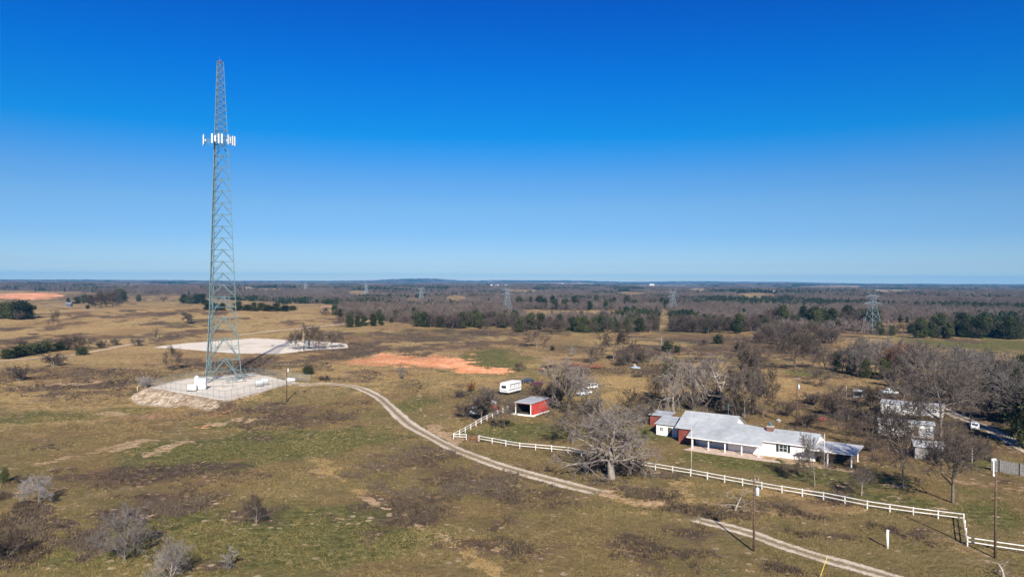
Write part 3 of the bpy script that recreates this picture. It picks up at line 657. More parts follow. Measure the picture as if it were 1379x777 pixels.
RUSTY = Proto('rusty_oak', 'tree', 8, 7, lambda: {'trunk': (grow_tree(11, H=8, levels=2)[0], M_BARKD), 'crown': (leaf_cloud(5, [(0, 0, 4.6, 2.6, 2.6, 2.3), (1.6, .5, 3.6, 1.6, 1.6, 1.4), (-1.5, -.6, 4, 1.7, 1.7, 1.5), (.3, 1.2, 6, 1.5, 1.5, 1.4)], 3600, .13), M_RUST)})
PK = dict(bare=BARE, tall=BARE_TALL, low=BARE_LOW, shrub=SHRUB, shrubl=SHRUB_LOW, cedar=CEDAR, bush=BUSH, gA=[GN_A], gB=[GN_B], gC=[GN_C], huge=[HUGE], slim=[SLIM], silv=SILV, sapl=[SAPL], dead=[DEAD], lean=[LEAN], snag=[SNAG], yard=YARD, rust=[RUSTY])
_cnt = {}
def put(kind, px, py, hp, label, wp=None, rz=None, group=None, i=None, mats=None, name=None):
    k = PK[kind]; _cnt[kind] = _cnt.get(kind, -1) + 1
    pr = k[(_cnt[kind] if i is None else i) % len(k)]; p = at(px, py)
    hh = msize(hp, p); ww = msize(wp, p) if wp else None
    if ww: ww = max(ww, hh * pr.W / pr.H * .45)
    return pr.plant(p, hh, label, prng.random() * 6.283 if rz is None else rz, group, ww, name, mats=mats)
# foreground
put('silv', 52, 681, 44, 'silvery bare shrub nearest the eroded pale dirt line', 58, i=0)
put('silv', 168, 754, 80, 'largest silvery shrub, fanning over the dark brush in the near corner', 98, i=1)
put('silv', 228, 786, 66, 'silvery fan of bare stems standing just below the largest silvery shrub', 80, i=2)
put('silv', 345, 707, 46, 'dim bare shrub alone in the green turf', 40, i=0, mats={'crown': M_TWIG})
put('sapl', 308, 768, 38, 'pair of thin pale saplings by the lower picture edge', 24)
put('shrub', 6, 752, 38, 'dark bare shrub cut by the corner of the picture', 60, mats={'crown': M_TWIGD})
put('bush', 6, 650, 20, 'small dark green bush at the edge of the grass', 18)
put('shrubl', 30, 650, 12, 'low brown brush beside the small dark green bush', 30)
put('bare', 232, 499, 36, 'dark little oak between the pale lot and the tower pad', 32, i=0, mats={'crown': M_TWIGD, 'trunk': M_BARKD})
put('shrub', 72, 493, 20, 'rounded grey shrub touching the dirt track', 36)
put('shrub', 27, 513, 24, 'faint grey shrub in the dry grass below the track', 34)
put('bare', 207, 466, 26, 'narrow grey tree at the corner of the pale lot', 15, i=1)
put('shrub', 186, 466, 14, 'pale grey shrub uphill of the pale lot corner', 22)
put('shrub', 196, 522, 18, 'pale shrub against the corner of the chain link fence', 24, mats={'crown': M_TWIGP})
put('low', 71, 439, 24, 'lone spindly tree on the golden hillside', 14, i=2)
put('slim', 253, 436, 18, 'thin faint tree low on the golden hillside', 10)
put('shrubl', 148, 517, 6, 'tiny brown shrub below the embankment of the tower pad', 12)
for q, (x, y, hp, k, lb) in enumerate([(8, 483, 16, 'cedar', 'juniper at the start of the hedge along the track'), (22, 481, 15, 'cedar', 'dull green juniper second along the track hedge'), (34, 479, 17, 'bush', 'wide green bush in the hedge along the track'), (48, 476, 15, 'bush', 'second wide green bush in the track hedge'),
        (62, 474, 14, 'bush', 'smaller green bush in the track hedge'), (78, 472, 14, 'cedar', 'juniper under the brown brush of the track hedge'), (92, 470, 22, 'low', 'brown leafless tree rising from the track hedge'), (104, 472, 17, 'low', 'second brown leafless tree of the track hedge'), (120, 470, 15, 'low', 'low brown tree toward the end of the track hedge'), (136, 468, 12, 'shrubl', 'brown shrub near the end of the track hedge'), (154, 465, 11, 'shrubl', 'last brown shrub of the track hedge'), (112, 478, 10, 'bush', 'green bush at the foot of the brown trees along the track'), (28, 474, 18, 'low', 'leafless tree behind the junipers along the track')]):
    put(k, x + prng.uniform(-2, 2), y, hp * prng.uniform(.8, 1.15), lb, hp * prng.uniform(1.7, 2.4))
for x, y, hp, k, lb in [(6, 429, 24, 'cedar', 'dark juniper at the picture edge below the red clay'), (17, 430, 26, 'cedar', 'tallest dark juniper of the clump below the red clay'), (29, 430, 24, 'cedar', 'dark juniper in the middle of the clump below the red clay'), (39, 428, 18, 'cedar', 'smaller juniper at the end of the clump below the red clay'), (25, 431, 14, 'shrubl', 'brown brush at the foot of the juniper clump'),
        (92, 407, 7, 'cedar', 'small round juniper beside the dark shed'), (103, 409, 11, 'cedar', 'green juniper just past the dark shed'), (113, 408, 11, 'cedar', 'second green juniper past the dark shed'), (122, 410, 12, 'cedar', 'juniper where the grey grove begins'), (128, 414, 22, 'low', 'bare tree at the near end of the grey grove'), (136, 415, 25, 'low', 'tallest bare tree of the grey grove on the hill'), (144, 414, 25, 'low', 'bare tree in the heart of the grey grove'), (152, 412, 24, 'low', 'bare tree at the far side of the grey grove'), (160, 408, 19, 'cedar', 'dark juniper closing the grey grove'), (166, 406, 15, 'cedar', 'smaller dark juniper behind the grey grove'),
        (187, 406, 10, 'bush', 'lone dark bush on the crest of the golden hill'), (219, 407, 11, 'low', 'lone bare tree on the crest of the golden hill'), (118, 416, 5, 'bush', 'tiny rusty bush at the foot of the grey grove'), (47, 417, 5, 'bush', 'small dark bush on the pale clearing near the clump')]:
    put(k, x, y, hp * prng.uniform(.85, 1.1), lb, hp * prng.uniform(1.2, 1.7))
for q, (x, y, hp) in enumerate([(248, 408, 12), (255, 409, 13), (263, 409, 13), (271, 409, 12), (279, 417, 11), (288, 418, 12), (297, 418, 11), (322, 418, 13), (332, 418, 12), (342, 419, 12), (352, 418, 11), (362, 419, 12), (372, 419, 11), (382, 419, 12), (391, 418, 10)]):
    put('cedar', x + prng.uniform(-3, 3), y, hp * prng.uniform(.65, 1.15), 'dark juniper in the row on the crest behind the lattice tower', hp * prng.uniform(1.3, 2.1), group='junipers on the crest behind the tower')
# clump by the pale lot
for x, y, hp, wp, k, lb in [(398, 471, 27, 26, 'bare', 'bare tree standing first at the edge of the pale lot'), (409, 472, 40, 30, 'low', 'tallest dark tree shading the white tank on the pale lot'), (424, 470, 34, 28, 'low', 'dark bare tree just behind the white tank'), (434, 471, 28, 20, 'low', 'dense dark tree between the white tank and the grey pair'), (446, 469, 27, 22, 'bare', 'first of the grey pair of trees ending the pale lot clump'), (456, 468, 24, 22, 'bare', 'second of the grey pair of trees ending the pale lot clump'),
        (460, 441, 16, 20, 'low', 'dark bare bush where the far dirt track ends'), (471, 441, 17, 18, 'bush', 'dark bush second from the far dirt track'), (482, 440, 15, 17, 'cedar', 'dark juniper third from the far dirt track'), (491, 439, 14, 14, 'cedar', 'dark juniper fourth from the far dirt track'), (503, 439, 17, 17, 'cedar', 'bluish juniper standing apart in the far field'), (513, 438, 12, 12, 'cedar', 'small juniper beside the bluish juniper'), (527, 434, 6, 9, 'bush', 'tiny round bush in the far field'), (594, 441, 15, 17, 'cedar', 'dark juniper in front of the grey woods edge'), (415, 504, 11, 24, 'bush', 'dark rounded brush on the slope above the utility pole'), (437, 512, 8, 26, 'shrubl', 'low brown brush beside the gravel drive bend'), (333, 500, 10, 26, 'shrubl', 'brown brush behind the chain link compound'),
        (540, 508, 22, 14, 'sapl', 'thin faint sapling below the red dirt patch'), (541, 510, 6, 8, 'shrubl', 'tiny dark shrub at the foot of the faint sapling')]:
    put(k, x, y, hp, lb, wp)
# middle field
for x, y, hp, wp, k, lb, kw in [(722, 467, 23, 38, 'low', 'dense rounded bare tree alone in the golden field', {}), (826, 487, 54, 62, 'bare', 'tall bare tree with a full crown behind the scrap metal', dict(mats={'crown': M_TWIGD})), (798, 490, 26, 30, 'low', 'dark brush tree beside the rusty trailer', {}), (846, 492, 28, 34, 'shrub', 'grey brush behind the pale blue hull', {}), (862, 490, 24, 30, 'shrub', 'grey brush rising past the pale blue hull', {}), (835, 493, 20, 30, 'shrubl', 'brown brush between the rusty trailer and the pale blue hull', {}), (876, 489, 26, 16, 'sapl', 'thin bare stems past the pale blue hull', dict(mats={'crown': M_TWIG})),
        (893, 473, 24, 12, 'snag', 'broken snag with a bare white trunk', {}), (899, 474, 14, 24, 'bush', 'dark green bush hugging the white snag', {}), (912, 475, 9, 12, 'bush', 'small dark bush next to the white snag', {}), (968, 463, 12, 24, 'bush', 'dark flat topped bush in the reddish field', {}), (948, 464, 10, 14, 'shrubl', 'brown shrub beside the flat topped bush', {}), (992, 474, 14, 16, 'shrubl', 'brown shrub standing among the grey saplings', {}), (1003, 468, 18, 18, 'low', 'small bare tree in the reddish field', {}),
        (1070, 500, 62, 66, 'bare', 'wide bare tree at the top of the field with a dark trunk', dict(mats={'trunk': M_BARKD})), (1095, 498, 44, 40, 'bare', 'bare tree tucked behind the wide dark trunked tree', {}), (1048, 470, 26, 26, 'low', 'bare tree at the bend of the far lane', {}), (1112, 497, 40, 34, 'low', 'brown bare tree closing the gap before the wood', {}),
        (744, 472, 6, 10, 'bush', 'tiny bush below the dense rounded tree', {}), (732, 497, 5, 14, 'bush', 'low dark brush at the end of the scrap metal', {}), (860, 508, 5, 22, 'shrubl', 'low brown weeds in the golden clearing', {}), (770, 480, 16, 10, 'sapl', 'thin sapling in front of the rusty trailer', {})]:
    put(k, x, y, hp, lb, wp, **kw)
# around the house and sheds
put('gA', 824, 644, 104, 'massive gnarled pale tree sprawling over the white board fence', 136, rz=.6)
put('shrubl', 800, 636, 40, 'heap of dark broken branches under the massive gnarled tree', 80)
put('shrubl', 845, 640, 34, 'second heap of dark branches at the foot of the massive gnarled tree', 66)
put('gC', 765, 560, 82, 'spreading grey tree beside the red open shed', 96, rz=2.0, mats={'trunk': M_BARKD})
put('lean', 771, 598, 58, 'leaning dark trunked tree in the lawn behind the board fence', 76, rz=.2, mats={'trunk': M_BARKD})
mt_a = put('gC', 846, 600, 56, 'grey tree with green mistletoe behind the massive gnarled tree', 72, rz=4)
put('shrub', 735, 545, 36, 'grey brush thicket behind the red open shed', 60, mats={'crown': M_TWIGD})
put('shrub', 795, 560, 32, 'grey brush in front of the silver pickup', 46)
put('shrub', 805, 580, 30, 'tangled grey brush under the spreading grey tree', 54)
put('shrubl', 752, 540, 26, 'dark brush between the red shed and the silver pickup', 50)
put('gB', 907, 554, 82, 'drooping pale tree behind the little red shed', 58, rz=1.0, mats={'crown': M_TWIGM, 'trunk': M_BARK})
mt_b = put('low', 900, 545, 68, 'dark tree with tufts of mistletoe behind the drooping pale tree', 44)
put('gB', 974, 552, 80, 'gnarled tree with a pale broken top behind the metal roof', 66, rz=3.3, mats={'trunk': M_BARKP, 'crown': M_TWIGM})
put('shrubl', 955, 548, 36, 'dark brush under the gnarled tree behind the metal roof', 56)
put('bare', 1003, 562, 78, 'bare tree behind the ridge end of the metal roof', 54, i=2)
put('slim', 1014, 557, 100, 'slim dark tall tree towering over the brush behind the house', 24)
put('shrub', 990, 560, 34, 'grey brush behind the ridge of the metal roof', 50)
put('shrub', 935, 552, 30, 'pale brush between the two gnarled trees behind the house', 40)
put('bare', 679, 579, 46, 'small dark oak inside the fence corner by the red shed', 44, i=3, mats={'trunk': M_BARKD})
put('slim', 648, 566, 40, 'slim bare tree standing by the board fence corner', 18)
put('shrub', 628, 562, 24, 'brown thicket beside the blue tarp', 34, mats={'crown': M_TWIGD})
put('shrub', 650, 556, 26, 'grey brush around the red junk', 40)
put('shrubl', 634, 527, 15, 'rusty brown shrub uphill of the blue tarp', 20, mats={'crown': M_RUST})
put('shrubl', 618, 535, 12, 'low brown brush uphill of the brown thicket', 24)
put('bare', 1097, 655, 74, 'yard tree in front of the carport with a sunlit crown', 52, i=1, name='yard_tree', rz=1.0)
put('lean', 1160, 667, 46, 'short leaning yard tree by the end of the carport', 42, rz=.1)
put('yard', 1217, 657, 132, 'tall straight yard tree in front of the white mobile home', 66, i=1, rz=2.6)
put('yard', 1283, 677, 108, 'yard tree growing from bare earth near the fence corner', 80, i=2)
put('huge', 1267, 588, 134, 'huge spreading bare tree overhanging the white mobile home', 190, rz=.9)
put('dead', 990, 687, 32, 'small dead tree with white branches below the board fence', 44)
put('dead', 1352, 779, 24, 'fallen dead branches at the foot of the plain pole', 56)
put("bush", 868, 590, 10, "small green bush in the lawn beside the red annex", 14, mats={"crown": M_MISTLE})
for x, y, hp, wp, k, lb in [(1150, 600, 42, 30, 'low', 'brown tree behind the end of the carport'), (1168, 592, 44, 34, 'low', 'brown tree between the carport and the mobile home'), (1176, 608, 30, 36, 'shrub', 'brown brush in front of the mobile home'), (1238, 612, 28, 30, 'shrub', 'brown brush at the old plank shed wall'), (1262, 622, 26, 36, 'shrubl', 'dark brush hiding the old plank shed corner'), (1290, 622, 34, 36, 'shrub', 'brown thicket behind the bare earth yard tree'), (1312, 622, 36, 40, 'shrub', 'tall brown thicket nearest the white lamp post'), (1326, 618, 34, 30, 'shrubl', 'dark thicket at the end of the picket fence'), (1230, 598, 34, 40, 'low', 'dark bare tree between the mobile home and the plank shed'), (1282, 598, 38, 40, 'low', 'bare brown tree beside the driveway car'),
        (1130, 584, 36, 36, 'low', 'dark bare tree behind the carport roof'), (1142, 566, 30, 40, 'shrub', 'brown brush in the shade behind the carport'), (1175, 548, 34, 44, 'shrub', 'brown brush beside the parked white truck'), (1216, 540, 40, 44, 'low', 'bare tree behind the parked white truck'), (1200, 594, 46, 40, 'low', 'bare tree against the front wall of the mobile home'), (1238, 572, 40, 44, 'low', 'bare tree between the two white mobile homes'), (1186, 572, 34, 40, 'shrub', 'brown brush at the near end of the second trailer home')]:
    put(k, x, y, hp, lb, wp, mats={'crown': M_TWIGD})
for x, y, hp, wp, k, lb in [(934, 548, 52, 36, 'low', 'dark bare tree between the two gnarled trees behind the house'), (986, 548, 60, 40, 'low', 'dark bare tree against the gnarled tree with the pale broken top'), (1028, 562, 58, 36, 'low', 'brown bare tree just past the slim tall tree'), (882, 545, 40, 34, 'low', 'brown bare tree uphill of the little red shed'), (1040, 532, 40, 26, 'low', 'lone brown tree in the field before the far pole'), (952, 520, 40, 36, 'bare', 'grey tree in the field behind the gnarled trees'), (1022, 520, 56, 44, 'bare', 'grey tree standing behind the slim tall tree'), (905, 515, 40, 36, 'low', 'brown tree in the golden clearing edge behind the drooping tree'),
        (1108, 520, 30, 30, 'low', 'small brown tree below the gap before the wood'), (852, 565, 46, 50, 'low', 'brown tree between the spreading grey tree and the little red shed'), (872, 570, 34, 34, 'shrub', 'grey brush uphill of the small green bush'), (655, 540, 22, 34, 'shrub', 'grey brush between the camper and the red junk'), (700, 500, 14, 22, 'low', 'small brown tree beyond the black car'), (776, 525, 40, 44, 'low', 'brown tree standing over the parked silver pickup'),
        (1060, 560, 26, 40, 'shrub', 'brown brush behind the chimney'), (1085, 575, 24, 44, 'shrub', 'brown brush behind the long wing of the house'), (1120, 560, 30, 40, 'shrub', 'brown brush at the foot of the far pole field'), (1095, 545, 20, 40, 'shrubl', 'low brown brush in the shaded field edge'), (1135, 545, 30, 36, 'low', 'brown tree beside the tiny hut')]:
    put(k, x, y, hp, lb, wp, mats={'crown': M_TWIGD} if k == 'shrub' and x > 1000 else None)
for t_, bl in ((mt_a, [(2.2, -1.5, 6.6, .7, .7, .6), (-2.4, .6, 6.9, .6, .6, .5), (.6, -2.6, 5.2, .65, .6, .6), (3.0, 1.2, 5.4, .5, .5, .5)]), (mt_b, [(1.2, .4, 5.6, .55, .5, .45), (-1.4, -.5, 5.3, .5, .5, .45), (.2, -1.2, 6.3, .45, .45, .4), (-2.2, .8, 4.4, .4, .4, .4)])):
    for q_, b_ in enumerate(bl): np_mesh('mistletoe', *leaf_cloud(700 + q_, [b_], 170, .13), M_MISTLE, t_)
# the wood closing in behind the mobile home
WOODL = [(1126, 499, 26, 'cedar'), (1134, 502, 40, 'low'), (1146, 504, 27, 'cedar'), (1158, 507, 42, 'low'), (1166, 509, 26, 'cedar'), (1150, 498, 46, 'low'), (1176, 506, 52, 'low'), (1192, 512, 30, 'cedar'), (1186, 500, 50, 'bare'), (1222, 512, 50, 'low'), (1240, 515, 52, 'bare'), (1236, 500, 46, 'low'), (1256, 505, 48, 'low'),
         (1276, 512, 52, 'low'), (1296, 520, 54, 'low'), (1310, 528, 58, 'low'), (1318, 514, 50, 'low'), (1330, 536, 40, 'cedar'), (1344, 550, 44, 'cedar'), (1360, 570, 54, 'cedar'), (1376, 588, 64, 'cedar'), (1394, 604, 76, 'cedar'), (1350, 530, 44, 'cedar'), (1370, 548, 52, 'cedar'), (1340, 522, 52, 'low'), (1362, 526, 56, 'low'), (1352, 556, 74, 'low'), (1372, 574, 84, 'low'), (1335, 540, 64, 'low'), (1290, 500, 40, 'low'), (1378, 520, 44, 'cedar'), (1325, 500, 34, 'low'), (1268, 534, 40, 'shrubl'), (1290, 548, 36, 'shrubl'), (1335, 566, 30, 'shrubl'), (1200, 520, 32, 'shrubl'), (1395, 570, 60, 'cedar'), (1160, 490, 40, 'bare'), (1210, 495, 42, 'bare'), (1390, 590, 90, 'low'), (1300, 540, 50, 'bare'), (1284, 530, 48, 'bare')]
for x, y, hp, k in WOODL:
    if k == 'cedar': put(k, x, y, hp, 'dark evergreen in the wood closing in behind the mobile home', hp * .82, group='evergreens of the wood behind the mobile home')
    elif k == 'shrubl': put(k, x, y, hp, 'brown underbrush shrub under the wood behind the mobile home', hp * 1.5, group='underbrush of the wood behind the mobile home', mats={'crown': M_TWIGD})
    else: put(k, x, y, hp, 'grey leafless tree in the wood behind the mobile home', hp * .95, mats={'crown': M_TWIGG}, group='leafless trees of the wood behind the mobile home')
put('rust', 1203, 508, 50, 'rust leaved oak among the grey trees of the wood', 42)
put('rust', 1222, 498, 40, 'smaller rust leaved oak beyond the huge spreading tree', 30)
# mistletoe hangs on two trees: leafy tufts that belong to those crowns
# ragged belt of shrubs and junipers between the field and the woods
brng = random.Random(5)
def belt(n, x0, x1, yf, hr, mix, lab, grp):
    for q in range(n):
        x = x0 + (x1 - x0) * (q + brng.random()) / n; y = yf(x) + brng.uniform(-3, 2); k = brng.choices(list(mix), list(mix.values()))[0]; hp = brng.uniform(*hr) * (.8 if k in ('bush', 'shrubl') else 1)
        put(k, x, y, hp, lab[k], hp * (1.0 if k == 'cedar' else 1.25), group=grp[k])
LB = lambda s: {'cedar': 'green juniper ' + s, 'low': 'grey leafless tree ' + s, 'bush': 'dark green bush ' + s, 'shrubl': 'brown bare shrub ' + s}
GR = lambda s: {'cedar': 'junipers ' + s, 'low': 'leafless trees ' + s, 'bush': 'green bushes ' + s, 'shrubl': 'brown shrubs ' + s}
belt(34, 690, 885, lambda x: 446, (15, 24), {'cedar': .32, 'low': .48, 'shrubl': .2}, LB('in the belt before the pale far field'), GR('in the belt before the pale far field'))
belt(30, 905, 1035, lambda x: 446 + (x - 905) * .02, (17, 27), {'cedar': .28, 'low': .6, 'bush': .12}, LB('in the belt beside the power line cut'), GR('in the belt beside the power line cut'))
belt(34, 560, 692, lambda x: 441, (14, 24), {'cedar': .25, 'low': .65, 'bush': .1}, LB('at the edge of the woods beyond the red dirt'), GR('at the edge of the woods beyond the red dirt'))
belt(18, 1180, 1300, lambda x: 451 - (x - 1180) * .004, (11, 18), {'bush': .35, 'cedar': .45, 'low': .2}, LB('along the far green field'), GR('along the far green field'))
belt(36, 1235, 1400, lambda x: 454 + (x - 1265) * .02, (17, 32), {'cedar': .75, 'low': .25}, LB('in the dark wall of woods past the green field'), GR('in the dark wall of woods past the green field'))
belt(40, 1036, 1178, lambda x: 441, (15, 30), {'cedar': .75, 'low': .25}, LB('before the woods by the big pylon'), GR('before the woods by the big pylon'))
belt(18, 1020, 1130, lambda x: 462, (18, 34), {'low': .8, 'shrubl': .2}, LB('in the thicket by the far lane'), GR('in the thicket by the far lane'))
belt(16, 430, 560, lambda x: 426 + (x - 430) * .045, (9, 16), {'cedar': .3, 'low': .6, 'bush': .1}, LB('behind the far tan house clearing'), GR('behind the far tan house clearing'))
belt(26, 690, 900, lambda x: 415.5, (12, 17), {'cedar': .7, 'low': .3}, LB('in the dark line behind the pale far field'), GR('in the dark line behind the pale far field'))

# ---------------------------------------------------------------- woods out to the horizon (one mass, nobody could count it)
def far_bare(seed):
    w_, t_ = grow_tree(seed, H=9, levels=3, spread=1.0, trunk_h=.22, nlimb=7, dens=.8, min_r=.075, r0=.2)
    o = len(w_.v); return np.array(w_.v + t_.v), np.array(w_.f + [tuple(i + o for i in f) for f in t_.f])
def scatter(name, pts, scl, protos, label, rz=None, kind='stuff'):
    col = bpy.data.collections.new(name + ' kinds')
    for o in protos: col.objects.link(o)
    me = bpy.data.meshes.new(name); me.vertices.add(len(pts)); me.vertices.foreach_set('co', np.asarray(pts, np.float32).ravel())
    a = me.attributes.new('size', 'FLOAT_VECTOR', 'POINT'); a.data.foreach_set('vector', np.asarray(scl, np.float32).ravel())
    o = bpy.data.objects.new(name, me); COL.objects.link(o)
    ng = bpy.data.node_groups.new(name, 'GeometryNodeTree'); ng.interface.new_socket('Geometry', in_out='INPUT', socket_type='NodeSocketGeometry'); ng.interface.new_socket('Geometry', in_out='OUTPUT', socket_type='NodeSocketGeometry')
    N = ng.nodes.new; gi, go = N('NodeGroupInput'), N('NodeGroupOutput'); ip = N('GeometryNodeInstanceOnPoints'); ci = N('GeometryNodeCollectionInfo')
    ci.inputs['Collection'].default_value = col; ci.inputs['Separate Children'].default_value = True; ci.inputs['Reset Children'].default_value = True
    ip.inputs['Pick Instance'].default_value = True
    ri = N('FunctionNodeRandomValue'); ri.data_type = 'INT'; ri.inputs[4].default_value = 0; ri.inputs[5].default_value = len(protos) - 1
    rv = N('FunctionNodeRandomValue'); rv.data_type = 'FLOAT_VECTOR'; rv.inputs[0].default_value = (0, 0, 0); rv.inputs[1].default_value = (0, 0, 6.283); rv.inputs['Seed'].default_value = 3
    na = N('GeometryNodeInputNamedAttribute'); na.data_type = 'FLOAT_VECTOR'; na.inputs[0].default_value = 'size'
    L = ng.links.new; L(gi.outputs[0], ip.inputs['Points']); L(ci.outputs[0], ip.inputs['Instance']); L(ri.outputs[2], ip.inputs['Instance Index']); L(rv.outputs[0], ip.inputs['Rotation']); L(na.outputs[0], ip.inputs['Scale']); L(ip.outputs[0], go.inputs[0])
    md = o.modifiers.new('scatter', 'NODES'); md.node_group = ng
    tag(o, label, kind=kind); return o
M_FARTWIG = varied('far bare woods', [(.085, .066, .057), (.14, .112, .098), (.20, .165, .148)], seed_scale=.006, rnd=.22)
M_FARCEDAR = varied('far evergreen woods', [(.014, .022, .010), (.030, .042, .018), (.058, .066, .03)], seed_scale=.02, rnd=.25)
def clump_geo(seed, n, size, R_, H):
    rng = np.random.default_rng(seed); bl = [(rng.uniform(-R_, R_), rng.uniform(-R_, R_), H * rng.uniform(.35, .62), R_ * rng.uniform(.2, .35), R_ * rng.uniform(.2, .35), H * rng.uniform(.3, .42)) for _ in range(14)]
    return leaf_cloud(seed, bl, n, size, flat=.9)
def proto_obj(nm, V, Fc, m): return np_mesh(nm, V, Fc, m, link=False)
def woods():
    rng = np.random.default_rng(9)
    def sample(d0, d1, n, half=.80):
        d = np.sqrt(rng.uniform(d0 ** 2, d1 ** 2, n)); a = rng.uniform(-half, half, n); x, y = d * np.sin(a), d * np.cos(a); z = h(x, y); k = wood_mask(x, y, z) > .5
        return x[k], y[k], z[k]
    bare = [proto_obj('far_bare_tree', *far_bare(s), M_FARTWIG) for s in (1, 2, 3, 4)]
    ced = []
    for s in (1, 2, 3):
        g_ = cedar_geo(s + 40, 7, 4.6, 800, .34, .3); ced.append(proto_obj('far_juniper', *g_['crown'][0], M_FARCEDAR))
    clb = [proto_obj('bare_clump', *clump_geo(s, 420, .9, 16, 9), M_FARTWIG) for s in (5, 6)]; clc = [proto_obj('evergreen_clump', *clump_geo(s, 420, .9, 16, 9), M_FARCEDAR) for s in (7, 8)]
    def place(d0, d1, n, pb, pc, sb, tagn):
        x, y, z = sample(d0, d1, n); ev = fbm(x / 130 + 5, y / 190, 44, 4); px_, py_ = to_px(x, y, z); isc = ev + rng.normal(0, .05, len(x)) + .10 * sstep(900, 1250, px_) * (np.hypot(x, y) < 1500) > .57
        for sel, pr, nm in ((~isc, pb, 'bare_woods'), (isc, pc, 'evergreen_woods')):
            s = sb * rng.uniform(.7, 1.25, sel.sum()); S = np.stack([s * rng.uniform(.9, 1.3, len(s)), s * rng.uniform(.9, 1.3, len(s)), s * rng.uniform(.85, 1.15, len(s))], -1)
            scatter(nm, np.stack([x[sel], y[sel], z[sel] - .2], -1), S, pr, ('grey leafless woods ' if nm[0] == 'b' else 'dark evergreen woods ') + tagn)
    place(520, 1700, 26000, bare, ced, .95, 'beyond the pasture')
    place(1700, 3800, 38000, bare, ced, 1.25, 'in the middle distance')
    place(3800, 13500, 42000, clb, clc, 1.25, 'fading to the horizon')
woods()
# ---------------------------------------------------------------- materials of built things
M_STEEL = mat('galvanised steel', (.13, .205, .22), rough=.5, metal=.15, var=.12, scale=1.2)
M_STEELD = mat('weathered steel', (.16, .18, .19), rough=.6, metal=.3, var=.2, scale=1.5)
M_CABLE = mat('black coaxial cable', (.03, .032, .035), rough=.6, var=.2)
M_ANT = mat('white antenna plastic', (.52, .56, .58), rough=.45, var=.04)
M_WPAINT = mat('white paint', (.80, .79, .76), rough=.55, var=.08, scale=2, var2=.08)
M_CONC = mat('concrete', (.46, .43, .39), rough=.9, var=.15, scale=2, bump=.01)
M_WOODPOLE = mat('creosoted pole wood', (.105, .070, .046), rough=.9, var=.35, scale=4)
M_POLEARM = mat('grey crossarm wood', (.20, .17, .14), rough=.9, var=.25, scale=4)
M_XFMR = mat('light grey transformer enamel', (.44, .49, .51), rough=.4, var=.06)
M_CERAM = mat('porcelain', (.42, .40, .38), rough=.3, var=.1)
M_BLACK = mat('black rubber', (.025, .025, .026), rough=.7, var=.2)
M_GLASSD = mat('dark window glass', (.03, .04, .05), rough=.08, spec=.8, var=.2)
M_REDBEACON = mat('red beacon lens', (.35, .03, .03), rough=.3, var=.1)
def chain_mat():
    m = bpy.data.materials.new('chain link wire'); m.use_nodes = True; nt = m.node_tree; b = nt.nodes['Principled BSDF']
    b.inputs['Base Color'].default_value = (.34, .34, .33, 1); b.inputs['Roughness'].default_value = .6; b.inputs['Metallic'].default_value = .3
    tc = nt.nodes.new('ShaderNodeTexCoord'); sp = nt.nodes.new('ShaderNodeSeparateXYZ'); nt.links.new(tc.outputs['UV'], sp.inputs[0])
    def op(o, a, c):
        n = nt.nodes.new('ShaderNodeMath'); n.operation = o
        for i, v in enumerate((a, c)):
            if v is None: continue
            if isinstance(v, (int, float)): n.inputs[i].default_value = v
            else: nt.links.new(v, n.inputs[i])
        return n.outputs[0]
    def wires(v):
        f = op('FRACT', op('DIVIDE', v, .055), None); return op('LESS_THAN', f, .07)
    w = op('MAXIMUM', wires(op('ADD', sp.outputs[0], sp.outputs[1])), wires(op('SUBTRACT', sp.outputs[0], sp.outputs[1])))
    nt.links.new(w, b.inputs['Alpha']); return m
M_CHAIN = chain_mat()

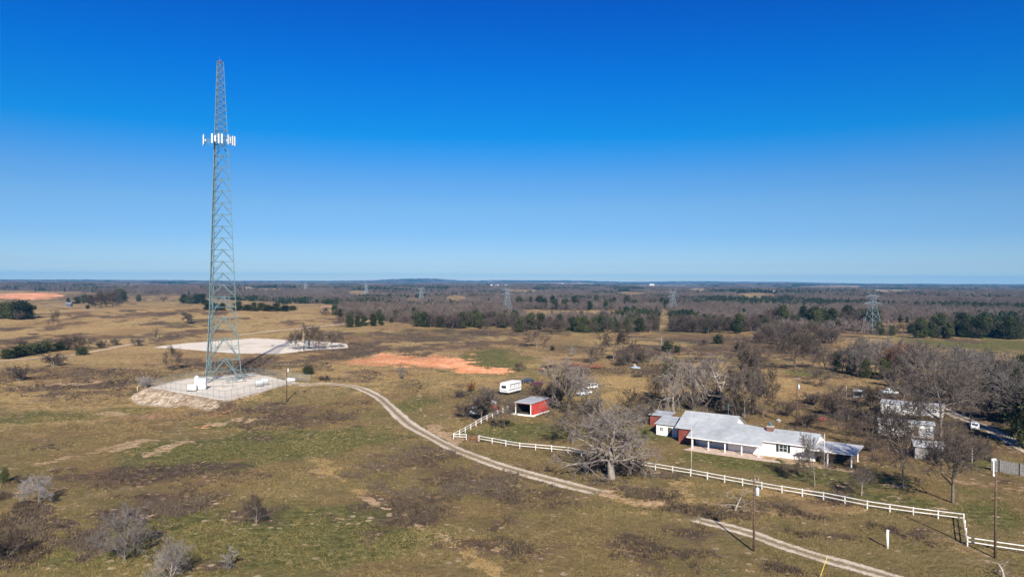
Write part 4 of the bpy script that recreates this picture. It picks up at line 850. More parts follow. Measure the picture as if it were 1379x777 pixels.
# ---------------------------------------------------------------- the lattice tower
def pz(px, py, d):
    """height above z = 0 of a photo pixel at forward distance d"""
    r = ray(px, py); return CAMZ + r[2] / r[1] * d
TB = flat_at(295.5, 512.5, .25)
TOWER_H = pz(298, 84, TB[1]) - .25
def build_tower():
    t = thing('lattice_tower', 'tall three legged galvanised lattice tower with white cellular antennas', 'tower', (TB[0], TB[1], .25))
    HT = TOWER_H; rng = random.Random(3)
    zs = np.array([0, .195, .59, .75, 1.0]) * HT; ws = np.array([13.2, 9.9, 6.5, 4.9, 2.3]) * (HT / 115)
    ANG = [R(255), R(15), R(135)]
    def leg(k, z):
        r_ = float(np.interp(z, zs, ws)) / math.sqrt(3); return Vector((r_ * math.cos(ANG[k]), r_ * math.sin(ANG[k]), z))
    lv = [0.0]; 
    for st, n in ((HT * .068, 4), (HT * .038, 13), (HT * .022, 12)):
        for _ in range(n): lv.append(lv[-1] + st)
    lv = [z * HT / lv[-1] for z in lv]
    for k in range(3):
        m = MB(); m.tube([leg(k, z) for z in np.linspace(0, HT, 30)], [.16 - .08 * i / 29 for i in range(30)], 8); lo = m.build('leg', M_STEEL, t, True)
        f = MB(); p = leg(k, 0); f.tube([(p.x, p.y, -.2), (p.x, p.y, .45)], .75, 12); f.box(p.x, p.y, .45, .9, .9, .06); f.build('footing', M_CONC, lo)
    for s in range(len(lv) - 1):
        a, b = lv[s], lv[s + 1]; m = MB(); big = s < 4; w1 = .19 if big else (.155 if s < 17 else .13)
        for k in range(3):
            p0, p1, q0, q1 = leg(k, a), leg((k + 1) % 3, a), leg(k, b), leg((k + 1) % 3, b)
            m.bar(q0, q1, w1 * .8)
            if s < 17:
                mid = (q0 + q1) / 2; m.bar(p0, mid, w1); m.bar(p1, mid, w1); m.bar(p0 * .5 + q0 * .5, p0 * .5 + mid * .5, w1 * .6); m.bar(p1 * .5 + q1 * .5, p1 * .5 + mid * .5, w1 * .6)
                if big:
                    for P, Q in ((p0, q0), (p1, q1)):
                        h1 = (P + mid) / 2; L1 = (P + Q) / 2; m.bar(h1, L1, .10); m.bar(h1, (P + Q * 3) / 4, .09); m.bar(h1, (q0 if P is p0 else q1) * .5 + mid * .5, .09)
                    m.bar((p0 + mid) / 2, (p1 + mid) / 2, .10)
                m.box(mid.x, mid.y, mid.z - .2, .4, .4, .4, ANG[k])
            else:
                m.bar(p0, q1, w1); m.bar(p1, q0, w1 * .9)
        m.build('bracing', M_STEEL, t)
    # cable run with ladder beside the near leg
    m = MB(); c = MB()
    for off in (-.28, .28):
        pts = [leg(0, z) + Vector((off + .62, .35, 0)) * (1 if z < HT * .9 else .5) for z in np.linspace(.3, HT * .985, 24)]; m.tube(pts, .035, 4)
    for z in np.arange(.6, HT * .98, .6):
        p = leg(0, z) + Vector((.62, .35, 0)); m.bar(p + Vector((-.28, 0, 0)), p + Vector((.28, 0, 0)), .03)
    m.build('ladder', M_STEEL, t)
    for i in range(9):
        x = -.16 + .042 * i
        c.tube([leg(0, z) + Vector((x + .05, .30 + .03 * (i % 2), 0)) for z in np.linspace(2.6, HT * (.745 + .002 * i), 22)], .028, 5)
    c.build('feeder_cables', M_CABLE, t)
    # antenna platform
    zc = HT * .752
    for k in range(3):
        a = R((205, 283, 340)[k]); n = Vector((math.cos(a), math.sin(a), 0)); u = Vector((-math.sin(a), math.cos(a), 0)); fr = MB(); base = n * 5.0
        for dz in (-.55, .55):
            fr.bar(base - u * 1.8 + Vector((0, 0, zc + dz)), base + u * 1.8 + Vector((0, 0, zc + dz)), .11)
            fr.bar(Vector((0, 0, zc + dz)) + n * 1.6, base + Vector((0, 0, zc + dz)), .13)
        fr.bar(Vector((0, 0, zc - 2)) + n * 1.7, base + Vector((0, 0, zc - .5)), .1)
        for q in (-1, 1): fr.bar(Vector((0, 0, zc)) + n * 1.5 + u * q * .8, base + u * q * 1.5 + Vector((0, 0, zc)), .09)
        fo = fr.build('antenna_mount', M_STEEL, t)
        for j, q in enumerate((-1.6, -.55, .55, 1.6)):
            p = base + u * q; m2 = MB(); m2.tube([p + Vector((0, 0, zc - 1.7)), p + Vector((0, 0, zc + 1.9))], .06, 6); m2.build('mast_pipe', M_STEEL, fo)
            hgt = 3.3 if j in (0, 2, 3) else 2.2; an = MB(); an.box(0, 0, 0, .52, .3, hgt); an.v = [tuple(p + n * .28 + Vector((u.x * v[0] + n.x * v[1], u.y * v[0] + n.y * v[1], zc - hgt / 2 + v[2]))) for v in an.v]; an.build('antenna', M_ANT, t, bevel=.06)
            rr = MB(); rr.box(0, 0, 0, .42, .3, .8); rr.v = [tuple(p - n * .28 + Vector((u.x * v[0] + n.x * v[1], u.y * v[0] + n.y * v[1], zc - .7 + v[2]))) for v in rr.v]; rr.build('radio_unit', M_ANT, t, bevel=.03)
    m = MB(); m.tube([(0, 0, HT - .4), (0, 0, HT + 2.2)], [.04, .015], 6); m.build('lightning_rod', M_STEELD, t)
    m = MB(); m.tube([(.3, 0, HT), (.3, 0, HT + .35), (.3, 0, HT + .75)], [.2, .24, .14], 10); m.build('beacon', M_REDBEACON, t, True)
    m = MB(); r_ = float(np.interp(HT, zs, ws)) / 2; m.tube([(r_ * math.cos(i * 1.0472), r_ * math.sin(i * 1.0472), HT) for i in range(7)], .06, 4); m.build('top_frame', M_STEELD, t)
build_tower()

# ---------------------------------------------------------------- the tower compound
def chain_fence(pts, label, hgt=2.5, step=3.0):
    P = [at(*p) for p in pts]; o = P[0]; t = thing('chain_link_fence', label, 'fence', o); q = [p - o for p in P]
    for a, b in zip(q[:-1], q[1:]):
        n = max(1, round((b - a).length / step))
        for i in range(n + (b is q[-1])):
            p = a.lerp(b, i / n); m = MB(); z = hz(o.x + p.x, o.y + p.y) - o.z; m.tube([(p.x, p.y, z - .1), (p.x, p.y, z + hgt + .1)], .05, 6); m.tube([(p.x, p.y, z + hgt + .1), (p.x - .12, p.y - .18, z + hgt + .45)], .025, 4); m.build('post', M_STEEL, t)
        V, Fc, UV = [], [], []; n2 = n * 2; s = 0; L = (b - a).length
        for i in range(n2 + 1):
            p = a.lerp(b, i / n2); z = hz(o.x + p.x, o.y + p.y) - o.z; V += [(p.x, p.y, z + .03), (p.x, p.y, z + hgt)]; UV += [(L * i / n2, 0), (L * i / n2, hgt)]
        Fc = [(2 * i, 2 * i + 2, 2 * i + 3, 2 * i + 1) for i in range(n2)]
        o2 = np_mesh('wire_mesh', V, Fc, M_CHAIN, t); uv = o2.data.uv_layers.new(name='UV'); li = np.zeros(len(o2.data.loops), np.int32); o2.data.loops.foreach_get('vertex_index', li); uv.data.foreach_set('uv', np.array(UV, np.float32)[li].ravel())
        m = MB(); m.tube([Vector((p[0], p[1], p[2])) for p in V[1::2]], .03, 5); m.build('top_rail', M_STEEL, t)
        for dz in (.12, .3):
            m = MB(); m.tube([Vector((p[0] - .04 - dz * .25, p[1] - .06 - dz * .4, p[2] + .1 + dz)) for p in V[1::2]], .012, 3); m.build('barbed_wire', M_STEELD, t)
chain_fence([(204, 521), (303, 538.5), (388, 517.5), (402, 513), (418, 514)], 'chain link fence along the near edge of the tower compound')
chain_fence([(204, 521), (250, 512), (338, 504.5), (380, 510), (418, 514)], 'chain link fence closing the far side of the tower compound')
def local(px, py, rz, name, label, cat, group=None, z=None):
    p = at(px, py); return thing(name, label, cat, (p.x, p.y, (p.z if z is None else z) + .05), rz, group)
RZ_SITE = math.atan2(PAD[1][1] - PAD[0][1], PAD[1][0] - PAD[0][0])
t = local(272, 524.5, R(10), 'equipment_shelter', 'white equipment shelter on a skid beside the lattice tower', 'shelter')
m = MB(); m.box(0, 0, .25, 2.6, 2.2, 3.3); m.build('cabinet', M_WPAINT, t, bevel=.05)
m = MB(); m.box(0, 0, 0, 3.0, 2.6, .25); m.build('skid', M_STEELD, t)
m = MB(); m.slab([(-1.45, -1.25, 3.68), (1.45, -1.25, 3.68), (1.45, 1.25, 3.74), (-1.45, 1.25, 3.74)], .12); m.build('roof', M_ANT, t)
m = MB(); m.box(-.2, -1.13, .5, 1.0, .05, 2.2); d_ = m.build('door', M_ANT, t); m = MB(); m.box(.2, -1.18, 1.5, .06, .06, .25); m.build('handle', M_STEELD, d_)
m = MB(); m.box(.95, -1.2, 1.7, .55, .22, .9); m.build('air_conditioner', M_XFMR, t)
t = local(259, 526.5, R(10), 'standby_generator', 'low white standby generator left of the equipment shelter'.replace('left of', 'next to'), 'generator')
m = MB(); m.box(0, 0, .35, 2.6, 1.5, 1.7); m.build('housing', M_WPAINT, t, bevel=.08)
m = MB(); m.box(0, 0, 0, 2.8, 1.7, .35); m.build('base_tank', M_BLACK, t)
m = MB(); m.tube([(.8, .2, 2.0), (.8, .2, 2.7), (1.0, .2, 2.9)], .08, 6); m.build('exhaust_pipe', M_STEELD, t)
t = local(265, 521, R(12), 'fuel_tank', 'small upright white tank behind the standby generator', 'tank')
m = MB(); m.tube([(0, 0, 0), (0, 0, .1), (0, 0, 3.0), (0, 0, 3.5), (0, 0, 3.7)], [.7, .75, .75, .5, .15], 14); m.build('tank_body', M_WPAINT, t, True)
m = MB(); m.tube([(0, 0, 3.6), (0, 0, 4.1)], .08, 6); m.build('cap', M_STEELD, t)
t = local(287, 523, R(14), 'ice_bridge', 'galvanised cable bridge from the shelter to the tower leg', 'cable bridge')
for x in (-3, 0, 3, 6):
    m = MB(); m.tube([(x, 0, 0), (x, 0, 3.0)], .07, 6); m.bar((x, -.35, 3.0), (x, .35, 3.0), .09); m.build('post', M_STEEL, t)
m = MB()
for y in (-.35, .35): m.bar((-3.6, y, 3.1), (6.6, y, 3.1), .08)
for x in np.arange(-3.4, 6.6, .4): m.bar((x, -.35, 3.12), (x, .35, 3.12), .04)
m.build('grating', M_STEEL, t)
m = MB()
for y in (-.2, 0, .2): m.tube([(-3.3, y, 3.0), (6.3, y, 3.0)], .05, 5)
m.build('feeder_cables', M_CABLE, t)
for i, (x, y, lab) in enumerate([(349, 521.5, 'bluish equipment rack nearest the drive on the tower pad'), (356, 519, 'white equipment rack just behind the bluish rack')]):
    t = local(x, y, R(24), 'equipment_rack', lab, 'equipment rack', 'equipment racks on the tower pad')
    for q in (-1.2, 1.2):
        m = MB(); m.tube([(q, 0, 0), (q, 0, 2.7)], .06, 6); m.build('post', M_STEEL, t)
    m = MB(); m.bar((-1.4, 0, 2.5), (1.4, 0, 2.5), .08); m.bar((-1.4, 0, 1.0), (1.4, 0, 1.0), .08); m.build('crossbar', M_STEEL, t)
    for q, hh, zz in ((-.85, 1.3, 1.05), (.0, .9, 1.3), (.75, 1.2, 1.05)):
        m = MB(); m.box(q, -.2, zz, .62, .3, hh); m.build('meter_box', M_XFMR if i == 0 else M_ANT, t, bevel=.03)
for i, (x, y) in enumerate([(318, 515), (325, 511.5), (331, 508.5)]):
    t = local(x, y, R(48), 'steel_rack', ['long steel pipe rack on the pad nearest the tower foot', 'long steel pipe rack between two others on the pad', 'long steel pipe rack at the back of the pad'][i], 'pipe rack', 'pipe racks on the tower pad')
    m = MB()
    for y2 in (-.5, 0, .5): m.tube([(-4, y2, 1.0), (4, y2, 1.0)], .09, 6)
    m.build('pipe', M_STEELD if i == 1 else M_STEEL, t)
    for x2 in (-3, 0, 3):
        m = MB(); m.bar((x2, -.6, 0), (x2, -.6, .9), .1); m.bar((x2, .6, 0), (x2, .6, .9), .1); m.bar((x2, -.75, .86), (x2, .75, .86), .1); m.build('stand', M_STEELD, t)
t = local(392, 512.5, R(-10), 'storage_box', 'low white storage box by the compound gate', 'storage box'); m = MB(); m.box(0, 0, 0, 3.4, 1.2, .8); m.build('body', M_WPAINT, t, bevel=.05); m = MB(); m.box(0, 0, .8, 3.5, 1.3, .12); m.build('lid', M_ANT, t)

# ---------------------------------------------------------------- utility poles
def pole(px, py, hp, label, xfmr=False, arm=True, wid=.15, lean=0, group='utility poles'):
    p = at(px, py); H = msize(hp, p); t = thing('utility_pole', label, 'utility pole', p, R(20), group)
    m = MB(); m.tube([(0, 0, -.3), (lean * .5, 0, H * .5), (lean, 0, H)], [wid, wid * .85, wid * .65], 9); m.build('shaft', M_WOODPOLE, t, True)
    if arm:
        m = MB(); m.bar((lean - .06, -.16, H - .5), (lean + .06, .16, H - .5), .1); m.bar((lean - .7, -.17, H - .55), (lean + .7, -.17, H - .55), .09, .11); m.build('crossarm', M_POLEARM, t)
    for x in ((-.55, 0, .55) if arm else (0,)):
        m = MB(); z0 = H - .5 if arm else H; yy = -.17 if arm else 0; m.tube([(lean + x, yy, z0), (lean + x, yy, z0 + .1), (lean + x, yy, z0 + .16), (lean + x, yy, z0 + .26)], [.03, .07, .05, .06], 8); m.build('insulator', M_CERAM, t, True)
    if xfmr:
        z1 = H * .80 if H > 8 else H * .7; m = MB(); m.tube([(.42, -.12, z1 - .55), (.42, -.12, z1 - .5), (.42, -.12, z1 + .45), (.42, -.12, z1 + .55)], [.22, .25, .25, .18], 12); tr = m.build('transformer', M_XFMR, t, True)
        m = MB(); m.tube([(.42, -.12, z1 + .5), (.42, -.12, z1 + .8)], [.06, .04], 6); m.build('bushing', M_CERAM, tr)
        m = MB(); m.bar((.1, -.1, z1 + .2), (.42, -.12, z1 + .2), .1); m.bar((.1, -.1, z1 - .2), (.42, -.12, z1 - .2), .1); m.build('bracket', M_STEELD, t)
    return t
pole(386, 541, 53, 'utility pole with a white transformer by the tower pad drive', True, wid=.20)
pole(1073, 575, 68, 'utility pole with a white transformer in the field behind the house', True, wid=.17)
pole(1015, 742, 101, 'dark utility pole with a transformer in front of the board fence', True, wid=.16)
pole(1340, 751, 116, 'plain dark pole standing at the board fence near the picture corner', False, arm=False, wid=.17)
pole(1100, 470, 14, 'small distant pole in the thicket by the far lane', False, wid=.14)
def slim_post(name, px, py, hp, label, m, cat='post', wid=.06):
    p = at(px, py); H = msize(hp, p); t = thing(name, label, cat, p); b = MB(); b.tube([(0, 0, -.1), (0, 0, H)], [wid, wid], 8); b.build('shaft', m, t, True); b = MB(); b.tube([(0, 0, H), (0, 0, H + .12)], [wid * 1.5, wid * .6], 8); b.build('cap', m, t, True); return t
M_TANPOST = mat('tan weathered post', (.55, .42, .26), rough=.9, var=.2)
M_PALEPOLE = mat('pale pole', (.60, .55, .48), rough=.8, var=.15)
slim_post('flag_pole', 931, 639, 64, 'slim pale pole rising from the lawn before the porch', M_PALEPOLE, 'pole', .045)
slim_post('marker_post', 408, 461, 12, 'tan marker post on the far pale lot', M_TANPOST, wid=.28)
slim_post('marker_post', 185, 527, 6, 'short tan stake by the fence corner of the tower pad', M_TANPOST, wid=.12)
slim_post('pipeline_marker', 1195, 738, 24, 'thick white marker post in the brush below the board fence', M_WPAINT, wid=.17)
slim_post('fence_stake', 1111, 716, 18, 'thin grey stake in the brush by the gravel lane', M_STEELD, wid=.03)
slim_post('fence_stake', 1140, 536, 16, 'pale stake near the field hut', M_PALEPOLE, wid=.05)
slim_post('fence_stake', 1309, 627, 22, 'pale stake at the brown thicket edge', M_PALEPOLE, wid=.06)
slim_post('clothes_post', 1110, 630, 46, 'slim pale pole behind the yard tree at the carport', M_PALEPOLE, 'pole', .05)
M_YEL = mat('yellow plastic guard', (.75, .55, .05), rough=.5, var=.08)
p = at(1104, 777); t = thing('guy_guard', 'yellow slanting guy wire guard at the lower picture edge', 'guy wire guard', p)
a = at(1088, 752); b = MB(); b.tube([(0, 0, -.1), ((a.x - p.x) * .5, .2, 1.2), ((a.x - p.x), .4, 2.4)], .032, 6); b.build('sleeve', M_YEL, t); b = MB(); b.tube([(a.x - p.x, .4, 2.4), ((a.x - p.x) * 1.15, .46, 2.8)], .015, 4); b.build('wire', M_STEELD, t)
# white yard light with two heads
p = at(1338, 641); t = thing('yard_light', 'white yard lamp post with two round heads by the picket fence', 'lamp post', p, R(15))
H = msize(24, p); b = MB(); b.tube([(0, 0, 0), (0, 0, .3), (0, 0, .4), (0, 0, H)], [.22, .2, .10, .08], 10); b.build('shaft', M_WPAINT, t, True)
b = MB(); b.tube([(-.42, 0, H - .2), (0, 0, H), (.42, 0, H - .2)], .06, 6); b.build('arm', M_WPAINT, t)
for s in (-1, 1):
    b = MB(); b.tube([(s * .42, 0, H - .55), (s * .42, 0, H - .45), (s * .42, 0, H - .2), (s * .42, 0, H)], [.06, .14, .14, .06], 12); b.build('lamp_head', M_ANT, t, True)

# ---------------------------------------------------------------- power line pylons far off
M_PYL = mat('grey pylon steel', (.17, .21, .24), rough=.6, metal=.2, var=.1)
def pylon(px, py, top, label):
    p = at(px, py); H = msize(py - top, p); t = thing('power_pylon', label, 'pylon', p, R(18), 'high voltage pylons across the woods'); k = max(1.0, p.y / 900); w = .26 * k
    bw, mw = H * .16, H * .055
    for sx in (-1, 1):
        for sy in (-1, 1):
            m = MB(); m.bar((sx * bw, sy * bw, -.3), (sx * mw, sy * mw, H * .62), w); m.bar((sx * mw, sy * mw, H * .62), (sx * mw * .8, sy * mw * .8, H * .84), w); m.build('leg', M_PYL, t)
    m = MB(); n = 6
    for i in range(n):
        z0, z1 = H * .84 * i / n, H * .84 * (i + 1) / n; f = lambda z: bw + (mw - bw) * min(z / (H * .62), 1.0)
        for s in (-1, 1):
            m.bar((-f(z0), s * f(z0), z0), (f(z1), s * f(z1), z1), w * .6); m.bar((f(z0), s * f(z0), z0), (-f(z1), s * f(z1), z1), w * .6); m.bar((s * f(z0), -f(z0), z0), (s * f(z1), f(z1), z1), w * .6)
            m.bar((-f(z1), s * f(z1), z1), (f(z1), s * f(z1), z1), w * .6)
    m.build('bracing', M_PYL, t)
    m = MB(); aw = H * .26
    for zz, a_ in ((H * .66, aw), (H * .82, aw * .8)):
        for s in (-1, 1): m.bar((-a_, 0, zz), (0, s * mw, zz + H * .05), w * .8); m.bar((a_, 0, zz), (0, s * mw, zz + H * .05), w * .8)
        m.bar((-a_, 0, zz), (a_, 0, zz), w * .8)
    m.build('crossarm', M_PYL, t)
    for s in (-1, 1):
        m = MB(); m.bar((s * mw * .5, 0, H * .82), (s * aw * .55, 0, H), w * .8); m.build('peak', M_PYL, t)
    for x in (-aw, aw, -aw * .6, aw * .6):
        m = MB(); m.tube([(x, 0, H * .66), (x, 0, H * .61)], .16 * k, 5); m.build('insulator_string', M_PYL, t)
for a in [(1175, 447, 389, 'nearest pylon, tall and bluish before the dark evergreens'), (906, 421, 388, 'pylon over the cut through the shrub belt'), (683, 419, 384, 'pylon at the end of the pale far field'), (567, 410, 385, 'pylon with raised horn arms over the grey woods'), (493, 399, 380, 'faint pylon beyond the far tan house'), (411, 394, 380, 'faintest pylon close to the horizon haze'), (1195, 384.5, 377, 'tiny pylon on the horizon behind the nearest pylon'), (361, 393, 379.5, 'faint pylon just past the lattice tower')][:6]: pylon(*a)
# ---------------------------------------------------------------- ranch house
def metal_roof_mat(name, c, rust=0.0, rough=.42, rib=.45, axis=0):
    m = mat(name, c, rough=rough, metal=.0, var=.12, scale=.9, var2=.14, scale2=.25); nt = m.node_tree; b = nt.nodes['Principled BSDF']
    tc = nt.nodes.new('ShaderNodeTexCoord'); sp = nt.nodes.new('ShaderNodeSeparateXYZ'); nt.links.new(tc.outputs['Object'], sp.inputs[0])
    d = nt.nodes.new('ShaderNodeMath'); d.operation = 'DIVIDE'; d.inputs[1].default_value = rib; nt.links.new(sp.outputs[axis], d.inputs[0])
    f = nt.nodes.new('ShaderNodeMath'); f.operation = 'PINGPONG'; f.inputs[1].default_value = .5; nt.links.new(d.outputs[0], f.inputs[0])
    r_ = nt.nodes.new('ShaderNodeMapRange'); r_.inputs['From Min'].default_value = .36; r_.inputs['From Max'].default_value = .46; nt.links.new(f.outputs[0], r_.inputs['Value'])
    bp = nt.nodes.new('ShaderNodeBump'); bp.inputs['Distance'].default_value = .05; bp.inputs['Strength'].default_value = .8; nt.links.new(r_.outputs[0], bp.inputs['Height']); nt.links.new(bp.outputs[0], b.inputs['Normal'])
    if rust:
        n = nt.nodes.new('ShaderNodeTexNoise'); n.inputs['Scale'].default_value = .5; n.inputs['Detail'].default_value = 6; nt.links.new(tc.outputs['Object'], n.inputs['Vector'])
        mr = nt.nodes.new('ShaderNodeMapRange'); mr.inputs['From Min'].default_value = .55; mr.inputs['From Max'].default_value = .68; mr.inputs['To Max'].default_value = rust; nt.links.new(n.outputs['Fac'], mr.inputs['Value'])
        mx = nt.nodes.new('ShaderNodeMix'); mx.data_type = 'RGBA'; nt.links.new(mr.outputs[0], mx.inputs['Factor']); src = b.inputs['Base Color'].links[0].from_socket; nt.links.new(src, mx.inputs['A']); mx.inputs['B'].default_value = (.22, .12, .07, 1); nt.links.new(mx.outputs['Result'], b.inputs['Base Color'])
    return m
M_ROOF = metal_roof_mat('ribbed silver roofing', (.37, .395, .415))
M_ROOFR = metal_roof_mat('weathered silver roofing', (.43, .44, .45), rust=.4)
def siding_mat(name, c, pitch=.2, axis=2, var=.08, var2=.08):
    m = mat(name, c, rough=.65, var=var, scale=1.5, var2=var2); nt = m.node_tree; b = nt.nodes['Principled BSDF']
    tc = nt.nodes.new('ShaderNodeTexCoord'); sp = nt.nodes.new('ShaderNodeSeparateXYZ'); nt.links.new(tc.outputs['Object'], sp.inputs[0])
    d = nt.nodes.new('ShaderNodeMath'); d.operation = 'DIVIDE'; d.inputs[1].default_value = pitch
    src = sp.outputs[axis]
    if axis == 0:
        a = nt.nodes.new('ShaderNodeMath'); a.operation = 'ADD'; nt.links.new(sp.outputs[0], a.inputs[0]); nt.links.new(sp.outputs[1], a.inputs[1]); src = a.outputs[0]
    nt.links.new(src, d.inputs[0]); f = nt.nodes.new('ShaderNodeMath'); f.operation = 'FRACT'; nt.links.new(d.outputs[0], f.inputs[0])
    bp = nt.nodes.new('ShaderNodeBump'); bp.inputs['Distance'].default_value = .04; bp.inputs['Strength'].default_value = .8; nt.links.new(f.outputs[0], bp.inputs['Height']); nt.links.new(bp.outputs[0], b.inputs['Normal']); return m
M_SIDING = siding_mat('white clapboard', (.80, .79, .77))
M_REDW = siding_mat('red corrugated steel', (.42, .055, .045), .3, 0, var=.12, var2=.15)
M_REDB = siding_mat('red brown boards', (.22, .062, .05), .2, 0, var=.2, var2=.15)
M_BRICK = mat('red brown brick', (.19, .095, .075), rough=.9, var=.35, scale=9)
M_SHUT = mat('dark green shutter', (.025, .04, .04), rough=.5, var=.1)
M_WALK = mat('pinkish concrete walk', (.50, .39, .32), rough=.95, var=.15, scale=1.5, var2=.12)
M_DARKIN = mat('dark brown boards', (.07, .055, .045), rough=.9, var=.3)  # dark brown for the carport's inner walls and several doors
M_BROWN = mat('brown door paint', (.11, .07, .05), rough=.6, var=.15)
M_PORCHSHADE = mat('white wall tinted as shade', (.45, .52, .58), rough=.6, var=.12)  # white porch wall with the porch's bluish shade put into its colour
P0 = flat_at(933, 603.5); HU = Vector((.827, -.562)); HRZ = math.atan2(HU.y, HU.x)
HZ0 = hz(P0[0] + 10, P0[1] - 5)
house = thing('ranch_house', 'long white ranch house with silver metal roofs and a deep front porch', 'house', (P0[0], P0[1], HZ0), HRZ)
def q(*a): return MB().box(*a)
def part(nm, m, b, parent=house, **k): return b.build(nm, m, parent, **k)
def gable_walls(x0, x1, y0, y1, zf, zb, zr, yr, t=.15):
    b = MB(); 
    prof = [(y0, -.3), (y1, -.3), (y1, zb), (yr, zr), (y0, zf)]
    for x in (x0, x1 - t): b.add([(x, y, z) for y, z in prof] + [(x + t, y, z) for y, z in prof], [tuple(range(5))[::-1], tuple(range(5, 10))] + [(i, (i + 1) % 5, (i + 1) % 5 + 5, i + 5) for i in range(5)])
    b.box((x0 + x1) / 2, y0 + t / 2, -.3, x1 - x0 - 2 * t - .004, t, zf + .3); b.box((x0 + x1) / 2, y1 - t / 2, -.3, x1 - x0 - 2 * t - .004, t, zb + .3); return b
# walls
part('wall', M_SIDING, gable_walls(-4.7, 6.8, 4.3, 14.6, 3.45, 3.6, 5.85, 10))
part('side_wall', M_REDB, q(-4.79, 9.4, -.3, .14, 10.2, 3.4)); part('front_wall', M_REDB, q(-2.9, 4.22, -.3, 3.9, .12, 3.5))
part('wing_wall', M_SIDING, gable_walls(6.96, 24.4, 2.25, 11, 3.25, 3.2, 4.75, 6.6))
part('porch_wall', M_PORCHSHADE, q(7.0, 3.2, -.3, 13.6, .16, 2.9))
# roofs
def roof2(x0, x1, yf, zf, yr, zr, yb, zb, t=.14):
    b = MB(); b.slab([(x0, yf, zf), (x1, yf, zf), (x1, yr - .003, zr), (x0, yr - .003, zr)], t); b.slab([(x0, yr + .003, zr), (x1, yr + .003, zr), (x1, yb, zb), (x0, yb, zb)], t); b.tube([(x0, yr, zr), (x1, yr, zr)], .09, 6); return b
part('roof', M_ROOF, roof2(-5.6, 7.0, 3.75, 3.28, 10.2, 6.1, 15.2, 3.7))
part('porch_roof', M_ROOF, MB().slab([(-1.3, -.55, 2.48), (14.7, -.7, 2.42), (13.75, 6.6, 4.88), (8.2, 7.4, 5.15), (-1.3, 7.2, 5.0)], .12))
part('porch_back_roof', M_ROOF, MB().slab([(7.03, 7.42, 5.16), (13.75, 6.62, 4.89), (13.75, 11.4, 3.25), (7.03, 11.4, 3.25)], .12))
part('wing_roof', M_ROOF, roof2(13.78, 24.6, 1.7, 3.22, 6.6, 4.92, 11.4, 3.2))
part('carport_roof', M_ROOFR, MB().slab([(22.6, -.25, 3.12), (32.4, -.25, 3.05), (32.6, 7.1, 3.55), (24.63, 7.1, 3.6), (24.63, 1.6, 3.27)], .12))
b = MB(); b.box(6.7, -.62, 2.28, 15.9, .06, .2, math.atan2(-.15, 16)); part('fascia', M_WPAINT, b)
b = MB(); b.box(27.4, -.30, 2.86, 9.8, .06, .2); part('carport_fascia', M_WPAINT, b)
part('wing_fascia', M_WPAINT, q(18.8, 1.72, 2.98, 9.9, .05, .18))
for x in (0, 3.5, 7.05, 10.55, 14.0): part('porch_post', M_WPAINT, q(x, -.15, -.2, .2, .2, 2.55))
for x in (27.2, 31.5): part('carport_post', M_WPAINT, q(x, .15, -.3, .24, .24, 3.2))
for x in (27.6, 31.6): part('carport_post', M_WPAINT, q(x, 6.6, -.3, .16, .16, 3.6))
part('porch_floor', M_WALK, q(7.0, 1.0, -.25, 15.4, 4.1, .33))
part('walk', M_WALK, q(15.2, -1.9, -.3, 32.5, 1.5, .38))
part('carport_floor', M_WALK, q(28.2, 3.4, -.3, 8.0, 7.2, .36))
part('carport_partition', M_DARKIN, q(29.3, 5.3, .06, 3.0, .15, 2.9))
part('carport_wall', M_DARKIN, q(24.9, 4.6, .06, .12, 4.2, 2.9))
def window(x, y, z, w, hh, shut=True, parent=house, nx=2, nz=2):
    b = MB(); f = .09
    b.box(x, y, z, w, .1, f); b.box(x, y, z + hh - f, w, .1, f)
    for i in range(nx + 1): b.box(x - w / 2 + f / 2 + (w - f) * i / nx, y, z + f, f if i in (0, nx) else .05, .1, hh - 2 * f)
    for k in range(1, nz): b.box(x, y + .005, z + hh * k / nz, w - 2 * f, .06, .045)
    fo = b.build('window', M_WPAINT, parent); MB().box(x, y + .02, z + f * .5, w - f, .03, hh - f).build('pane', M_GLASSD, fo)
    if shut:
        for s in (-1, 1): MB().box(x + s * (w / 2 + .28), y - .01, z, .46, .07, hh).build('shutter', M_SHUT, parent)
window(18.3, 2.2, 1.25, 1.7, 1.5)
window(2.6, 3.08, .9, 1.5, 1.3, False); window(11.2, 3.08, .9, 1.5, 1.3, False)
window(22.9, 2.2, 1.3, 1.0, 1.3, False)
for x, mm in ((7.4, M_BROWN), (9.0, M_BLACK)):
    dd = part('door', mm, q(x, 3.09, .08, 1.0, .06, 2.1)); MB().box(x + .35, 3.03, 1.05, .08, .08, .08).build('handle', M_STEELD, dd)
ch = part('chimney', M_BRICK, q(14.75, 5.9, 3.0, 1.3, 1.0, 2.45)); MB().box(14.75, 5.9, 5.45, 1.45, 1.15, .14).build('cap', M_CONC, ch)
b = MB(); b.tube([(14.75, 5.9, 5.55), (14.75, 5.9, 6.1), (14.75, 5.9, 6.15), (14.75, 5.9, 6.4)], [.28, .28, .42, .1], 10); b.build('flue', mat('teal flue paint', (.07, .15, .19), rough=.5, var=.1), ch)
b = MB(); b.tube([(11.6, 7.4, 4.8), (11.6, 7.4, 5.6)], .07, 8); part('vent_pipe', M_STEEL, b)
b = MB(); b.tube([(4, 11.5, 5.2), (4, 11.5, 8.5)], .05, 6); b.bar((3.3, 11.5, 8.3), (4.7, 11.5, 8.3), .04); b.bar((3.5, 11.5, 8.0), (4.5, 11.5, 8.0), .04); part('aerial', M_STEEL, b)
